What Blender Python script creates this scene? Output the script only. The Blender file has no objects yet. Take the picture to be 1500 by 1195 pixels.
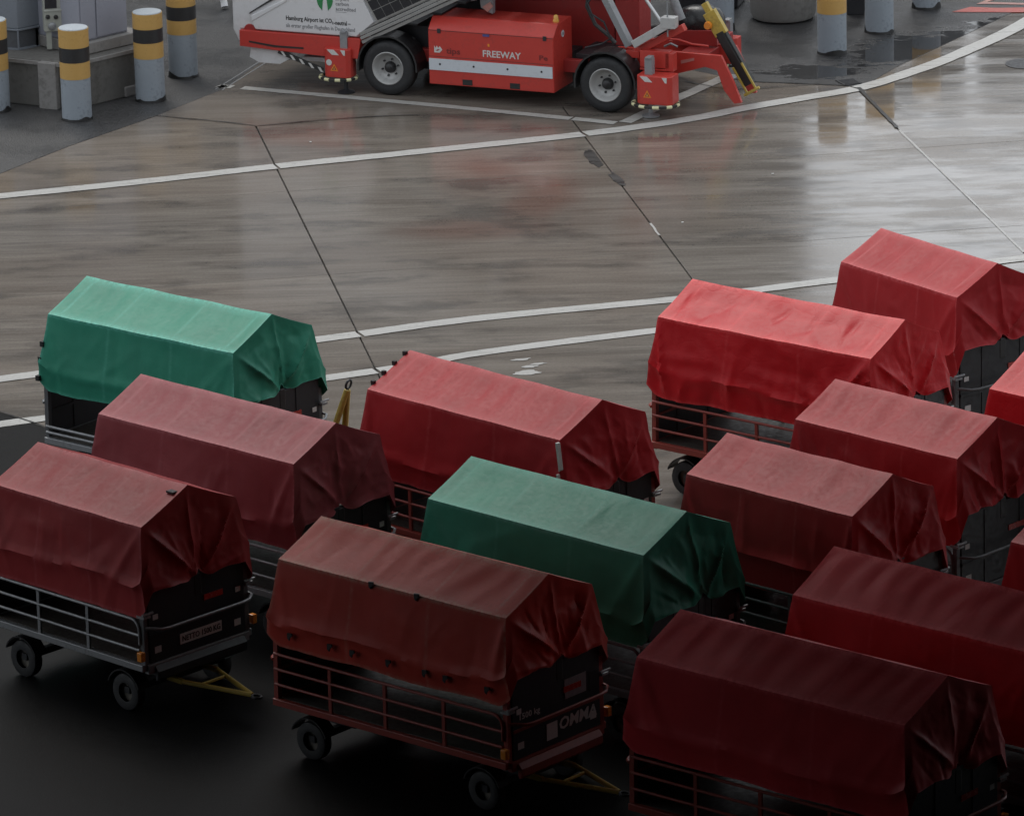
import bpy, bmesh, math, random
from mathutils import Vector, Matrix, noise
rnd = random.Random(7)
SC = bpy.context.scene
COL = SC.collection
R = math.radians

# ------------------------------------------------------------------ camera
CAMH, FPX, PITCH, ROLL = 21.0, 8823.29, 0.2985228, -0.0257423
cam_d = bpy.data.cameras.new('camera')
cam_d.sensor_fit = 'HORIZONTAL'; cam_d.sensor_width = 36.0
cam_d.lens = FPX / 1500 * 36.0
cam_d.clip_start = 0.5; cam_d.clip_end = 2000
cam = bpy.data.objects.new('camera', cam_d); COL.objects.link(cam)
f_ = Vector((0, math.cos(PITCH), -math.sin(PITCH))); r_ = Vector((1, 0, 0)); u_ = r_.cross(f_)
r2 = r_*math.cos(ROLL) + u_*math.sin(ROLL); u2 = -r_*math.sin(ROLL) + u_*math.cos(ROLL)
M = Matrix((r2, u2, -f_)).transposed().to_4x4(); M.translation = Vector((0, 0, CAMH))
cam.matrix_world = M
SC.camera = cam

# ------------------------------------------------------------------ sky and sun
SUN_EL, SUN_AZ = R(52), R(-25)            # azimuth measured from +Y towards +X
world = bpy.data.worlds.new('World'); SC.world = world; world.use_nodes = True
wn = world.node_tree; wn.nodes.clear()
sky = wn.nodes.new('ShaderNodeTexSky'); sky.sky_type = 'NISHITA'; sky.sun_disc = False
sky.sun_elevation = SUN_EL; sky.sun_rotation = SUN_AZ
sky.air_density = 1.2; sky.dust_density = 5.0; sky.ozone_density = 1.0
hs = wn.nodes.new('ShaderNodeHueSaturation'); hs.inputs['Saturation'].default_value = 0.22
flat = wn.nodes.new('ShaderNodeMix'); flat.data_type = 'RGBA'
flat.inputs['Factor'].default_value = 0.6            # overcast: mostly an even grey deck
flat.inputs['B'].default_value = (9.4, 10.0, 10.7, 1)
bg = wn.nodes.new('ShaderNodeBackground'); bg.inputs['Strength'].default_value = 0.1
wo = wn.nodes.new('ShaderNodeOutputWorld')
wn.links.new(sky.outputs[0], hs.inputs['Color']); wn.links.new(hs.outputs[0], flat.inputs['A'])
wn.links.new(flat.outputs['Result'], bg.inputs['Color']); wn.links.new(bg.outputs[0], wo.inputs[0])
sun_d = bpy.data.lights.new('sun', 'SUN'); sun_d.energy = 0.6; sun_d.angle = R(25); sun_d.color = (1, .96, .9)
sun = bpy.data.objects.new('sun', sun_d); COL.objects.link(sun)
sd = Vector((math.sin(SUN_AZ)*math.cos(SUN_EL), math.cos(SUN_AZ)*math.cos(SUN_EL), math.sin(SUN_EL)))
sun.rotation_euler = sd.to_track_quat('Z', 'Y').to_euler(); sun.location = (0, 60, 60)

SC.render.engine = 'CYCLES'
SC.view_settings.view_transform = 'Standard'; SC.view_settings.look = 'None'
SC.view_settings.gamma = 1; SC.view_settings.use_curve_mapping = False
SC.view_settings.exposure = 0.30

# ------------------------------------------------------------------ node helpers
def new_mat(name):
    m = bpy.data.materials.new(name); m.use_nodes = True
    nt = m.node_tree; b = nt.nodes['Principled BSDF']
    return m, nt, b
def N(nt, t, **kw):
    n = nt.nodes.new(t)
    for k, v in kw.items(): setattr(n, k, v)
    return n
def setin(nt, sock, v):
    if isinstance(v, bpy.types.NodeSocket): nt.links.new(v, sock)
    elif v is not None: sock.default_value = v
def math_(nt, op, a, b=None, c=None, clamp=False):
    n = N(nt, 'ShaderNodeMath', operation=op); n.use_clamp = clamp
    setin(nt, n.inputs[0], a)
    if b is not None: setin(nt, n.inputs[1], b)
    if c is not None: setin(nt, n.inputs[2], c)
    return n.outputs[0]
def mixc(nt, fac, a, b):
    n = N(nt, 'ShaderNodeMix', data_type='RGBA')
    setin(nt, n.inputs['Factor'], fac); setin(nt, n.inputs['A'], a); setin(nt, n.inputs['B'], b)
    return n.outputs['Result']
def c4(c): return (c[0], c[1], c[2], 1)
def noise_(nt, vec, scale, detail=4, rough=.55, dist=0.0):
    n = N(nt, 'ShaderNodeTexNoise'); setin(nt, n.inputs['Vector'], vec)
    n.inputs['Scale'].default_value = scale; n.inputs['Detail'].default_value = detail
    n.inputs['Roughness'].default_value = rough; n.inputs['Distortion'].default_value = dist
    return n.outputs['Fac']
def ramp(nt, fac, lo, hi, a=0.0, b=1.0):
    n = N(nt, 'ShaderNodeMapRange', interpolation_type='SMOOTHSTEP'); setin(nt, n.inputs[0], fac)
    n.inputs[1].default_value = lo; n.inputs[2].default_value = hi
    n.inputs[3].default_value = a; n.inputs[4].default_value = b
    return n.outputs[0]
def pos(nt): return N(nt, 'ShaderNodeNewGeometry').outputs['Position']
def objco(nt): return N(nt, 'ShaderNodeTexCoord').outputs['Object']
def mapped(nt, vec, rot=0, scale=(1, 1, 1), loc=(0, 0, 0)):
    n = N(nt, 'ShaderNodeMapping'); setin(nt, n.inputs['Vector'], vec)
    n.inputs['Rotation'].default_value = (0, 0, rot); n.inputs['Scale'].default_value = scale
    n.inputs['Location'].default_value = loc
    return n.outputs[0]
def bump(nt, b, h, strength=.3, dist=.02):
    n = N(nt, 'ShaderNodeBump'); n.inputs['Strength'].default_value = strength; n.inputs['Distance'].default_value = dist
    setin(nt, n.inputs['Height'], h); nt.links.new(n.outputs[0], b.inputs['Normal'])
def ellipse_mask(nt, p, items, wob):
    """1 inside any of the ground ellipses (cx, cy, rx, ry, rot), with a noise-broken edge"""
    best = None
    for (cx, cy, rx, ry, a) in items:
        n = N(nt, 'ShaderNodeMapping', vector_type='TEXTURE'); setin(nt, n.inputs['Vector'], p)
        n.inputs['Location'].default_value = (cx, cy, 0); n.inputs['Rotation'].default_value = (0, 0, a)
        n.inputs['Scale'].default_value = (rx, ry, 1000)
        l = N(nt, 'ShaderNodeVectorMath', operation='LENGTH'); nt.links.new(n.outputs[0], l.inputs[0])
        best = l.outputs['Value'] if best is None else math_(nt, 'MINIMUM', best, l.outputs['Value'])
    return math_(nt, 'ADD', best, wob)

MATS = {}
def paint(name, col, rough=.45, var=.25, dirt=(.05, .045, .04), dirtamt=.35, metal=0.0, scale=3.0, bmp=0.0):
    if name in MATS: return MATS[name]
    m, nt, b = new_mat(name)
    o = objco(nt)
    n1 = noise_(nt, o, scale, 5, .6); n2 = noise_(nt, o, scale*6, 4, .65)
    lo = tuple(c*(1-var) for c in col); hi = tuple(min(1, c*(1+var*.6)) for c in col)
    c = mixc(nt, n1, c4(lo), c4(hi))
    d = math_(nt, 'MULTIPLY', ramp(nt, math_(nt, 'ADD', math_(nt, 'MULTIPLY', n1, .5), math_(nt, 'MULTIPLY', n2, .5)), .5, .68), dirtamt)
    c = mixc(nt, d, c, c4(dirt))
    nt.links.new(c, b.inputs['Base Color'])
    nt.links.new(ramp(nt, n2, .3, .7, rough*.8, min(1, rough*1.25)), b.inputs['Roughness'])
    b.inputs['Metallic'].default_value = metal
    if bmp: bump(nt, b, n2, bmp, .01)
    MATS[name] = m
    return m

STREAK = R(13)
# ---- wet brushed apron concrete
def mat_concrete(name, tint=1.0):
    if name in MATS: return MATS[name]
    m, nt, b = new_mat(name)
    p = pos(nt)
    ps = mapped(nt, p, -STREAK, (.20, 1.6, 1))
    st = noise_(nt, ps, 1.6, 7, .62, .25)
    st2 = noise_(nt, mapped(nt, p, -STREAK, (.55, 8.5, 1), (3, 7, 0)), 1.6, 5, .62)
    br = noise_(nt, p, .33, 4, .55)
    fine = noise_(nt, p, 26, 3, .7)
    oi = N(nt, 'ShaderNodeObjectInfo')
    s = math_(nt, 'ADD', math_(nt, 'MULTIPLY', st, .6), math_(nt, 'MULTIPLY', st2, .4))
    k = ramp(nt, s, .30, .70)
    c = mixc(nt, k, (.122*tint, .104*tint, .088*tint, 1), (.226*tint, .200*tint, .172*tint, 1))
    c = mixc(nt, ramp(nt, br, .38, .66, 0, .45), c, (.165*tint, .134*tint, .108*tint, 1))
    rust = ellipse_mask(nt, p, [(-.25, 79.3, .55, .8, R(20)), (.45, 77.6, .5, 1.3, R(-20)), (-.5, 76.2, 1.2, .7, 0)],
                        math_(nt, 'MULTIPLY', math_(nt, 'SUBTRACT', br, .5), 1.6))
    c = mixc(nt, ramp(nt, rust, .1, 1.2, .45, 0), c, (.125, .052, .036, 1))
    spots = ramp(nt, noise_(nt, mapped(nt, p, -STREAK, (.8, 1.6, 1), (9, 2, 0)), .75, 5, .6), .50, .66, 0, .62)
    c = mixc(nt, spots, c, (.075, .066, .058, 1))
    v = math_(nt, 'ADD', .92, math_(nt, 'MULTIPLY', oi.outputs['Random'], .16))
    vm = N(nt, 'ShaderNodeVectorMath', operation='SCALE'); nt.links.new(c, vm.inputs[0]); nt.links.new(v, vm.inputs['Scale'])
    fm = N(nt, 'ShaderNodeVectorMath', operation='SCALE'); nt.links.new(vm.outputs[0], fm.inputs[0])
    nt.links.new(ramp(nt, fine, .3, .7, .92, 1.08), fm.inputs['Scale'])
    nt.links.new(fm.outputs[0], b.inputs['Base Color'])
    wob = math_(nt, 'MULTIPLY', math_(nt, 'SUBTRACT', noise_(nt, ps, 2.4, 5, .6), .5), 1.5)
    pud = ellipse_mask(nt, p, [(6.75, 81.05, 1.5, .75, R(4)), (5.3, 82.2, .32, .9, R(12)), (6.2, 84.2, 1.2, .35, R(50)), (5.7, 78.4, .6, .5, 0)], wob)
    pm = ramp(nt, pud, .75, 1.05, 1, 0)
    rough = ramp(nt, math_(nt, 'ADD', math_(nt, 'MULTIPLY', s, .7), math_(nt, 'MULTIPLY', br, .3)), .36, .64, .07, .24)
    rr = N(nt, 'ShaderNodeMix', data_type='FLOAT'); nt.links.new(pm, rr.inputs['Factor'])
    nt.links.new(rough, rr.inputs['A']); rr.inputs['B'].default_value = .03
    nt.links.new(rr.outputs['Result'], b.inputs['Roughness'])
    b.inputs['IOR'].default_value = 1.40
    film = ramp(nt, math_(nt, 'ADD', math_(nt, 'MULTIPLY', noise_(nt, mapped(nt, p, -STREAK, (.55, 1.9, 1), (5, 5, 0)), 1.5, 6, .65), .6), math_(nt, 'MULTIPLY', br, .4)), .43, .57, 1.0, .25)
    sx_ = N(nt, 'ShaderNodeSeparateXYZ'); nt.links.new(p, sx_.inputs[0])
    wet = ramp(nt, math_(nt, 'ADD', sx_.outputs[0], math_(nt, 'MULTIPLY', math_(nt, 'SUBTRACT', br, .5), 6.0)), 2.0, 5.2, .04, 1.0)
    film = math_(nt, 'MULTIPLY', film, wet)
    nt.links.new(film, b.inputs['Coat Weight']); b.inputs['Coat IOR'].default_value = 1.50
    nt.links.new(ramp(nt, st, .35, .65, .05, .16), b.inputs['Coat Roughness'])
    h = math_(nt, 'ADD', math_(nt, 'MULTIPLY', st2, .6), math_(nt, 'MULTIPLY', fine, .25))
    h = math_(nt, 'MULTIPLY', h, math_(nt, 'SUBTRACT', 1.0, pm))
    bump(nt, b, h, .10, .008)
    MATS[name] = m
    return m
def mat_asphalt(name, k=1.0):
    if name in MATS: return MATS[name]
    m, nt, b = new_mat(name)
    p = pos(nt)
    vo = N(nt, 'ShaderNodeTexVoronoi'); nt.links.new(p, vo.inputs['Vector']); vo.inputs['Scale'].default_value = 42
    br = noise_(nt, p, .8, 5, .6); fine = noise_(nt, p, 60, 2, .7)
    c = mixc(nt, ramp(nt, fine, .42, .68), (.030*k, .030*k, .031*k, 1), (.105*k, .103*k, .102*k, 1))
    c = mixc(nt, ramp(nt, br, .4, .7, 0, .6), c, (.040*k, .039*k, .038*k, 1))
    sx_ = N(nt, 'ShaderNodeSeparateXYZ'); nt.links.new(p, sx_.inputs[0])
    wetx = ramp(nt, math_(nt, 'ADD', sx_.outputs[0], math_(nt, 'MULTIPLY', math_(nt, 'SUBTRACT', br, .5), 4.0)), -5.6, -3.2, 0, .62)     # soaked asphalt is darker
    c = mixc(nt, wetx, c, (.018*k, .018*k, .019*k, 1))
    nt.links.new(c, b.inputs['Base Color'])
    wob = math_(nt, 'MULTIPLY', math_(nt, 'SUBTRACT', noise_(nt, mapped(nt, p, -STREAK, (1, 2.2, 1)), 2.2, 7, .7), .5), 2.6)
    pud = ellipse_mask(nt, p, [(6.0, 85.6, 1.5, .75, R(45)), (7.4, 86.9, .8, .5, R(40)), (4.5, 84.3, .8, .45, R(-10))], wob)
    pm = ramp(nt, pud, .75, 1.05, 1, 0)
    rough = ramp(nt, br, .35, .7, .28, .62) if k == 1.0 else ramp(nt, fine, .3, .7, .42, .52)
    rr = N(nt, 'ShaderNodeMix', data_type='FLOAT'); nt.links.new(pm, rr.inputs['Factor'])
    nt.links.new(rough, rr.inputs['A']); rr.inputs['B'].default_value = .04
    nt.links.new(rr.outputs['Result'], b.inputs['Roughness'])
    h = math_(nt, 'MULTIPLY', math_(nt, 'ADD', vo.outputs['Distance'], fine), math_(nt, 'SUBTRACT', 1.0, pm))
    bump(nt, b, h, .45 if k == 1.0 else .06, .01)
    if k != 1.0: b.inputs['Specular IOR Level'].default_value = .10
    MATS[name] = m
    return m
def mat_line(name, col=(.46, .45, .42), wear=.5):
    if name in MATS: return MATS[name]
    m, nt, b = new_mat(name)
    p = pos(nt)
    n1 = noise_(nt, mapped(nt, p, -STREAK, (.6, 3, 1)), 2.2, 6, .65); n2 = noise_(nt, p, 22, 3, .7)
    w = math_(nt, 'ADD', math_(nt, 'MULTIPLY', n1, .6), math_(nt, 'MULTIPLY', n2, .4))
    c = mixc(nt, ramp(nt, w, .50, .68, 0, wear), c4(col), (.15, .14, .125, 1))
    nt.links.new(c, b.inputs['Base Color'])
    nt.links.new(ramp(nt, n1, .3, .7, .22, .5), b.inputs['Roughness'])
    MATS[name] = m
    return m
# ---- wet PVC tarpaulin
def mat_tarp(name, col, fade, rough=.40, seamcol=None, crump=.03):
    if name in MATS: return MATS[name]
    m, nt, b = new_mat(name)
    o = objco(nt)
    oi = N(nt, 'ShaderNodeObjectInfo')
    sh = N(nt, 'ShaderNodeVectorMath', operation='ADD'); nt.links.new(o, sh.inputs[0])
    cx = N(nt, 'ShaderNodeCombineXYZ'); 
    nt.links.new(math_(nt, 'MULTIPLY', oi.outputs['Random'], 40.0), cx.inputs[0]); nt.links.new(cx.outputs[0], sh.inputs[1])
    o = sh.outputs[0]
    n1 = noise_(nt, o, 1.5, 5, .6); n2 = noise_(nt, mapped(nt, o, 0, (6, 1.2, 1.2)), 1.6, 5, .6)
    n3 = noise_(nt, o, 20, 4, .65)
    c = mixc(nt, ramp(nt, n1, .3, .7), c4(tuple(x*.90 for x in col)), c4(tuple(x*1.08 for x in col)))
    c = mixc(nt, ramp(nt, n2, .45, .75, 0, .10), c, c4(fade))
    at = N(nt, 'ShaderNodeAttribute', attribute_name='seam')
    sm = math_(nt, 'MULTIPLY', at.outputs['Fac'], ramp(nt, n3, .35, .65, .25, .85))
    c = mixc(nt, sm, c, c4(seamcol or tuple(min(1, f*1.5+.04) for f in fade)))
    grime = ramp(nt, math_(nt, 'ADD', math_(nt, 'MULTIPLY', n1, .5), math_(nt, 'MULTIPLY', n3, .5)), .56, .70, 0, .25)
    c = mixc(nt, grime, c, c4(tuple(x*.45+.008 for x in col)))
    nt.links.new(c, b.inputs['Base Color'])
    nt.links.new(ramp(nt, n3, .3, .7, rough*.85, rough*1.05), b.inputs['Roughness'])
    w1 = noise_(nt, mapped(nt, o, .4, (1, 1.7, 1.7)), 2.6, 2.5, .45, .4); w2 = noise_(nt, mapped(nt, o, -.7, (1.5, 1, 1.2)), 5.5, 2, .45, .3)
    cr1 = ramp(nt, math_(nt, 'ABSOLUTE', math_(nt, 'SUBTRACT', w1, .5)), 0, .035, 0, 1); cr2 = ramp(nt, math_(nt, 'ABSOLUTE', math_(nt, 'SUBTRACT', w2, .47)), 0, .03, 0, .5)
    h = math_(nt, 'ADD', math_(nt, 'ADD', cr1, cr2), math_(nt, 'MULTIPLY', n3, .12))
    bump(nt, b, h, crump, .012)
    b.inputs['Specular IOR Level'].default_value = .12
    MATS[name] = m
    return m

GREY_STEEL = paint('galvanised_steel', (.30, .31, .32), .42, .3, metal=.35, dirtamt=.5)
RED_STEEL = paint('red_steel', (.31, .048, .034), .42, .3, dirtamt=.35)
DARK_STEEL = paint('dark_steel', (.022, .023, .027), .45, .3, dirtamt=.25)
DECK = paint('deck_plywood', (.085, .075, .065), .55, .35, dirtamt=.5)
RUBBER = paint('tyre_rubber', (.022, .023, .025), .62, .3, dirt=(.07, .065, .06), dirtamt=.4)
RIM_GREY = paint('rim_grey', (.42, .42, .41), .38, .2, metal=.2, dirtamt=.3)
RIM_BUFF = paint('rim_buff', (.20, .185, .155), .5, .3, dirtamt=.6)
YELLOW = paint('yellow_paint', (.52, .38, .075), .4, .25, dirtamt=.4)
ORANGE = paint('orange_lens', (.75, .25, .03), .25, .15, dirtamt=.1)
WHITE = paint('white_sticker', (.62, .62, .60), .45, .15, dirtamt=.3, scale=8)
BLACK = paint('black_plastic', (.018, .018, .019), .4, .3, dirtamt=.2)
INK = paint('ink', (.02, .02, .02), .5, .1, dirtamt=0)
REDREF = paint('red_reflector', (.45, .04, .03), .25, .2, dirtamt=.2)
VRED = paint('loader_red', (.52, .046, .034), .36, .16, dirt=(.16, .05, .04), dirtamt=.3)
VRED_D = paint('chassis_red', (.33, .028, .026), .42, .2, dirtamt=.3)
VWHITE = paint('body_white', (.66, .66, .67), .38, .06, dirt=(.3, .29, .27), dirtamt=.25, scale=1.2)
STRIPE = paint('reflective_white', (.60, .64, .68), .35, .08, dirtamt=.15)
ALU = paint('aluminium', (.34, .34, .33), .38, .2, metal=.55, dirtamt=.35)
VGREY = paint('grey_paint', (.26, .27, .28), .42, .2, dirtamt=.3)
SOLAR = paint('solar_cell', (.012, .013, .017), .18, .3, dirtamt=.05)
GREEN_INK = paint('green_print', (.03, .22, .07), .45, .1, dirtamt=0)
GREY_INK = paint('grey_print', (.20, .20, .21), .5, .1, dirtamt=0)
DARKRED_INK = paint('dark_red_print', (.20, .022, .02), .5, .1, dirtamt=0)
B_GREY = paint('bollard_grey', (.30, .34, .38), .45, .15, dirt=(.12, .13, .14), dirtamt=.65, scale=3.5)
B_YEL = paint('bollard_yellow', (.56, .34, .105), .42, .12, dirt=(.35, .2, .06), dirtamt=.35, scale=4)
B_BLK = paint('bollard_black', (.025, .025, .026), .45, .2, dirtamt=.2)
B_CAP = paint('bollard_cap', (.46, .50, .53), .45, .15, dirtamt=.35, scale=5)
TAR = paint('tar', (.012, .012, .012), .5, .3, dirtamt=.2)
CAB_A = paint('cabinet_blue_grey', (.19, .21, .24), .42, .1, dirtamt=.2)
CAB_B = paint('cabinet_light_grey', (.30, .31, .36), .42, .08, dirtamt=.12)
SOCK = paint('socket_panel_grey', (.36, .37, .33), .45, .1, dirtamt=.2)
PLINTH = paint('plinth_concrete', (.13, .125, .115), .7, .35, dirtamt=.6, scale=1.6, bmp=.3)
PLINTH_L = paint('ledge_concrete', (.26, .25, .24), .7, .25, dirtamt=.4, scale=2, bmp=.2)
BLOCK = paint('block_concrete', (.20, .195, .185), .75, .3, dirtamt=.4, scale=1.8, bmp=.3)
SHADE_SHEET = paint('shade_sheet', (.06, .06, .062), .7, .2, dirtamt=.2)
FAR_BLOCK = paint('reflection_wall_grey', (.10, .105, .11), .6, .2, dirtamt=.2, scale=.2)
CONC = mat_concrete('apron_concrete'); ASPH = mat_asphalt('asphalt')
LINE = mat_line('line_white', (.47, .46, .435))

# ------------------------------------------------------------------ mesh builder
class MB:
    def __init__(s): s.v = []; s.f = []; s.mi = []; s.cur = 0
    def add(s, vs, fs):
        o = len(s.v); s.v += [tuple(v) for v in vs]
        for f in fs: s.f.append(tuple(i+o for i in f)); s.mi.append(s.cur)
        return s
    def box(s, x0, x1, y0, y1, z0, z1):
        vs = [(x, y, z) for z in (z0, z1) for y in (y0, y1) for x in (x0, x1)]
        return s.add(vs, [(0, 2, 3, 1), (4, 5, 7, 6), (0, 1, 5, 4), (2, 6, 7, 3), (0, 4, 6, 2), (1, 3, 7, 5)])
    def prism(s, poly, d0, d1, axis='y'):
        """poly of (a,b); axis = extrusion axis; y: (x,z) z: (x,y) x: (y,z)"""
        def mk(p, d):
            return {'y': (p[0], d, p[1]), 'z': (p[0], p[1], d), 'x': (d, p[0], p[1])}[axis]
        n = len(poly)
        vs = [mk(p, d0) for p in poly] + [mk(p, d1) for p in poly]
        fs = [tuple(range(n))[::-1], tuple(range(n, 2*n))] + [(i, (i+1) % n, n+(i+1) % n, n+i) for i in range(n)]
        return s.add(vs, fs)
    def bar(s, p0, p1, w, h, up=(0, 0, 1)):
        p0, p1 = Vector(p0), Vector(p1); d = (p1-p0).normalized(); up = Vector(up)
        a = d.cross(up); a = a.normalized() if a.length > 1e-4 else Vector((1, 0, 0)); b = a.cross(d)
        vs = [p + a*(i*w/2) + b*(j*h/2) for p in (p0, p1) for (i, j) in ((-1, -1), (1, -1), (1, 1), (-1, 1))]
        return s.add(vs, [(3, 2, 1, 0), (4, 5, 6, 7)] + [(i, (i+1) % 4, 4+(i+1) % 4, 4+i) for i in range(4)])
    def tube(s, pts, r, n=8, closed=False):
        pts = [Vector(p) for p in pts]; m = len(pts); vs = []; fs = []
        prev = None
        for i, p in enumerate(pts):
            if closed: t = (pts[(i+1) % m]-pts[i-1]).normalized()
            else: t = (pts[min(i+1, m-1)]-pts[max(i-1, 0)]).normalized()
            if prev is None:
                a = t.orthogonal().normalized()
            else:
                a = prev - t*prev.dot(t); a = a.normalized() if a.length > 1e-5 else t.orthogonal().normalized()
            prev = a; b = t.cross(a)
            rr = r[i] if isinstance(r, (list, tuple)) else r
            for k in range(n):
                an = 2*math.pi*k/n; vs.append(p + a*(math.cos(an)*rr) + b*(math.sin(an)*rr))
        for i in range(m if closed else m-1):
            j = (i+1) % m
            for k in range(n): fs.append((i*n+k, i*n+(k+1) % n, j*n+(k+1) % n, j*n+k))
        if not closed:
            fs.append(tuple(range(n))[::-1]); fs.append(tuple((m-1)*n+k for k in range(n)))
        return s.add(vs, fs)
    def lathe(s, prof, c=(0, 0, 0), axis='z', n=24, cap=True):
        """prof: list of (r, h) along the axis"""
        c = Vector(c); vs = []; fs = []; m = len(prof)
        for (r, h) in prof:
            for k in range(n):
                a = 2*math.pi*k/n; p, q = r*math.cos(a), r*math.sin(a)
                vs.append(c + Vector({'z': (p, q, h), 'y': (p, h, q), 'x': (h, p, q)}[axis]))
        for i in range(m-1):
            for k in range(n): fs.append((i*n+k, i*n+(k+1) % n, (i+1)*n+(k+1) % n, (i+1)*n+k))
        if cap: fs.append(tuple(range(n))[::-1]); fs.append(tuple((m-1)*n+k for k in range(n)))
        return s.add(vs, fs)
    def mesh(s, name, mats, smooth=None):
        me = bpy.data.meshes.new(name); me.from_pydata(s.v, [], s.f)
        for m in (mats if isinstance(mats, (list, tuple)) else [mats]): me.materials.append(m)
        if any(s.mi): me.polygons.foreach_set('material_index', s.mi)
        bm = bmesh.new(); bm.from_mesh(me); bmesh.ops.recalc_face_normals(bm, faces=bm.faces); bm.to_mesh(me); bm.free()
        if smooth:
            me.polygons.foreach_set('use_smooth', [True]*len(me.polygons)); me.set_sharp_from_angle(angle=R(smooth))
        return me
def link(name, me, parent=None, loc=None, rz=0, bevel=0):
    o = bpy.data.objects.new(name, me); COL.objects.link(o)
    if parent: o.parent = parent
    if loc: o.location = loc
    if rz: o.rotation_euler = (0, 0, rz)
    if bevel:
        b = o.modifiers.new('bevel', 'BEVEL'); b.width = bevel; b.segments = 2; b.limit_method = 'ANGLE'; b.angle_limit = R(40)
    return o
def obj(name, mb, mat, parent=None, smooth=None, bevel=0, loc=None):
    return link(name, mb.mesh(name, mat, smooth), parent, loc, 0, bevel)
def thing(name, label, cat, loc=(0, 0, 0), rz=0, group=None):
    o = bpy.data.objects.new(name, None); COL.objects.link(o); o.empty_display_size = .2
    o.location = loc; o.rotation_euler = (0, 0, rz); o['label'] = label; o['category'] = cat
    if group: o['group'] = group
    return o
def tag(o, label, cat, group=None):
    o['label'] = label; o['category'] = cat
    if group: o['group'] = group
    return o
def struct(o): o['kind'] = 'structure'; return o
_tc = {}
def text_mesh(body, size, bold=0.0, shear=0.0, depth=.0015):
    k = (body, size, bold, shear)
    if k in _tc: return _tc[k]
    cu = bpy.data.curves.new('lettering', 'FONT'); cu.body = body; cu.size = size
    cu.offset = bold; cu.shear = shear; cu.extrude = depth; cu.resolution_u = 2
    to = bpy.data.objects.new('tmp', cu); COL.objects.link(to)
    dg = bpy.context.evaluated_depsgraph_get(); dg.update()
    me = bpy.data.meshes.new_from_object(to.evaluated_get(dg)); me.name = 'lettering'
    bpy.data.objects.remove(to); bpy.data.curves.remove(cu)
    me.materials.clear()
    _tc[k] = me
    return me
def lettering(body, size, mat, parent, mtx, bold=0.0, shear=0.0, width=None):
    me = text_mesh(body, size, bold, shear).copy()
    if width:
        xs = [v.co.x for v in me.vertices]; sx = width/(max(xs)-min(xs))
        for v in me.vertices: v.co.x *= sx
    me.materials.append(mat)
    o = bpy.data.objects.new('lettering', me); COL.objects.link(o); o.parent = parent; o.matrix_local = mtx
    return o

# ------------------------------------------------------------------ ground
g = MB().box(-700, 700, -120, 1400, -.30, -.030)
struct(obj('ground', g, mat_line('joint_base', (.022, .021, .020), .1)))
apron = bpy.data.objects.new('apron', None); COL.objects.link(apron); struct(apron)
# longitudinal joints (point a -> point b), fanning very slightly, and the cross joints
LJ = [((-11.65, 81.0), (-10.05, 69.5)), ((-3.49, 81.99), (-1.6, 69.72)), ((.88, 82.31), (2.34, 73.57)),
      ((5.02, 83.26), (6.62, 74.45)), ((9.15, 84.0), (10.75, 75.2)), ((13.3, 84.7), (14.9, 75.9))]
def cross_line(k): 
    c = Vector((4.5, 79.66)) - Vector((.165, -.986))*(4.22*k)
    d = Vector((math.cos(R(9.5)), math.sin(R(9.5))))
    return c, c+d
def isect(l1, l2):
    a, b = Vector(l1[0]), Vector(l1[1]); c, d = Vector(l2[0]), Vector(l2[1])
    r, s = b-a, d-c; t = (c-a).cross(s)/r.cross(s)
    return a + r*t
def inset_quad(q, gaps):
    out = []; n = 4; cen = sum(q, Vector((0, 0)))/4; lines = []
    for i in range(n):
        a, b = q[i], q[(i+1) % n]; d = (b-a).normalized(); nn = Vector((-d.y, d.x))
        if nn.dot(cen-a) < 0: nn = -nn
        lines.append((a+nn*gaps[i], b+nn*gaps[i]))
    for i in range(n): out.append(isect(lines[i-1], lines[i]))
    return out
for i in range(len(LJ)-1):
    for k in range(-7, 4):
        q = [isect(LJ[i], cross_line(k)), isect(LJ[i+1], cross_line(k)), isect(LJ[i+1], cross_line(k+1)), isect(LJ[i], cross_line(k+1))]
        q = inset_quad(q, (.003, .009, .003, .009))
        mb = MB(); mb.prism([tuple(p) for p in q], -.028, 0.0, 'z')
        o = obj('concrete_slab', mb, CONC, apron)
        b = o.modifiers.new('bevel', 'BEVEL'); b.width = .006; b.segments = 1; b.limit_method = 'ANGLE'
def sheet(name, poly, mat, z=.005, parent=None, th=.004):
    mb = MB(); mb.prism(poly, z-th, z, 'z'); return obj(name, mb, mat, parent)
struct(sheet('bay_concrete', [(-4.91, 82.72), (-3.49, 81.99), (-1.87, 82.33), (.84, 82.62), (3.4, 84.2), (2, 86), (-3.6, 86)], CONC, .0035, th=.003))
A_poly = [(-22, 53.0), (-6.92, 79.73), (-6.07, 81.12), (-4.92, 82.72), (-4.01, 84.21), (-3.55, 85.7), (-1, 86.4), (2, 85.3), (3.49, 83.82), (4.2, 83.62),
          (4.98, 83.38), (5.07, 83.25), (5.64, 84.41), (7.47, 87.39), (14, 98), (40, 118), (-60, 118), (-60, 53)]
struct(sheet('asphalt', A_poly, ASPH))
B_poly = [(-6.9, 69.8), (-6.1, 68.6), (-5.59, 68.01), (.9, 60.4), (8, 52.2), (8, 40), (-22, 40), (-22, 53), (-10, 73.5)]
struct(sheet('asphalt', B_poly, mat_asphalt('shade_dark_asphalt', .14)))  # asphalt with the foreground shade put into its colour, far darker than the rest
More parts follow.
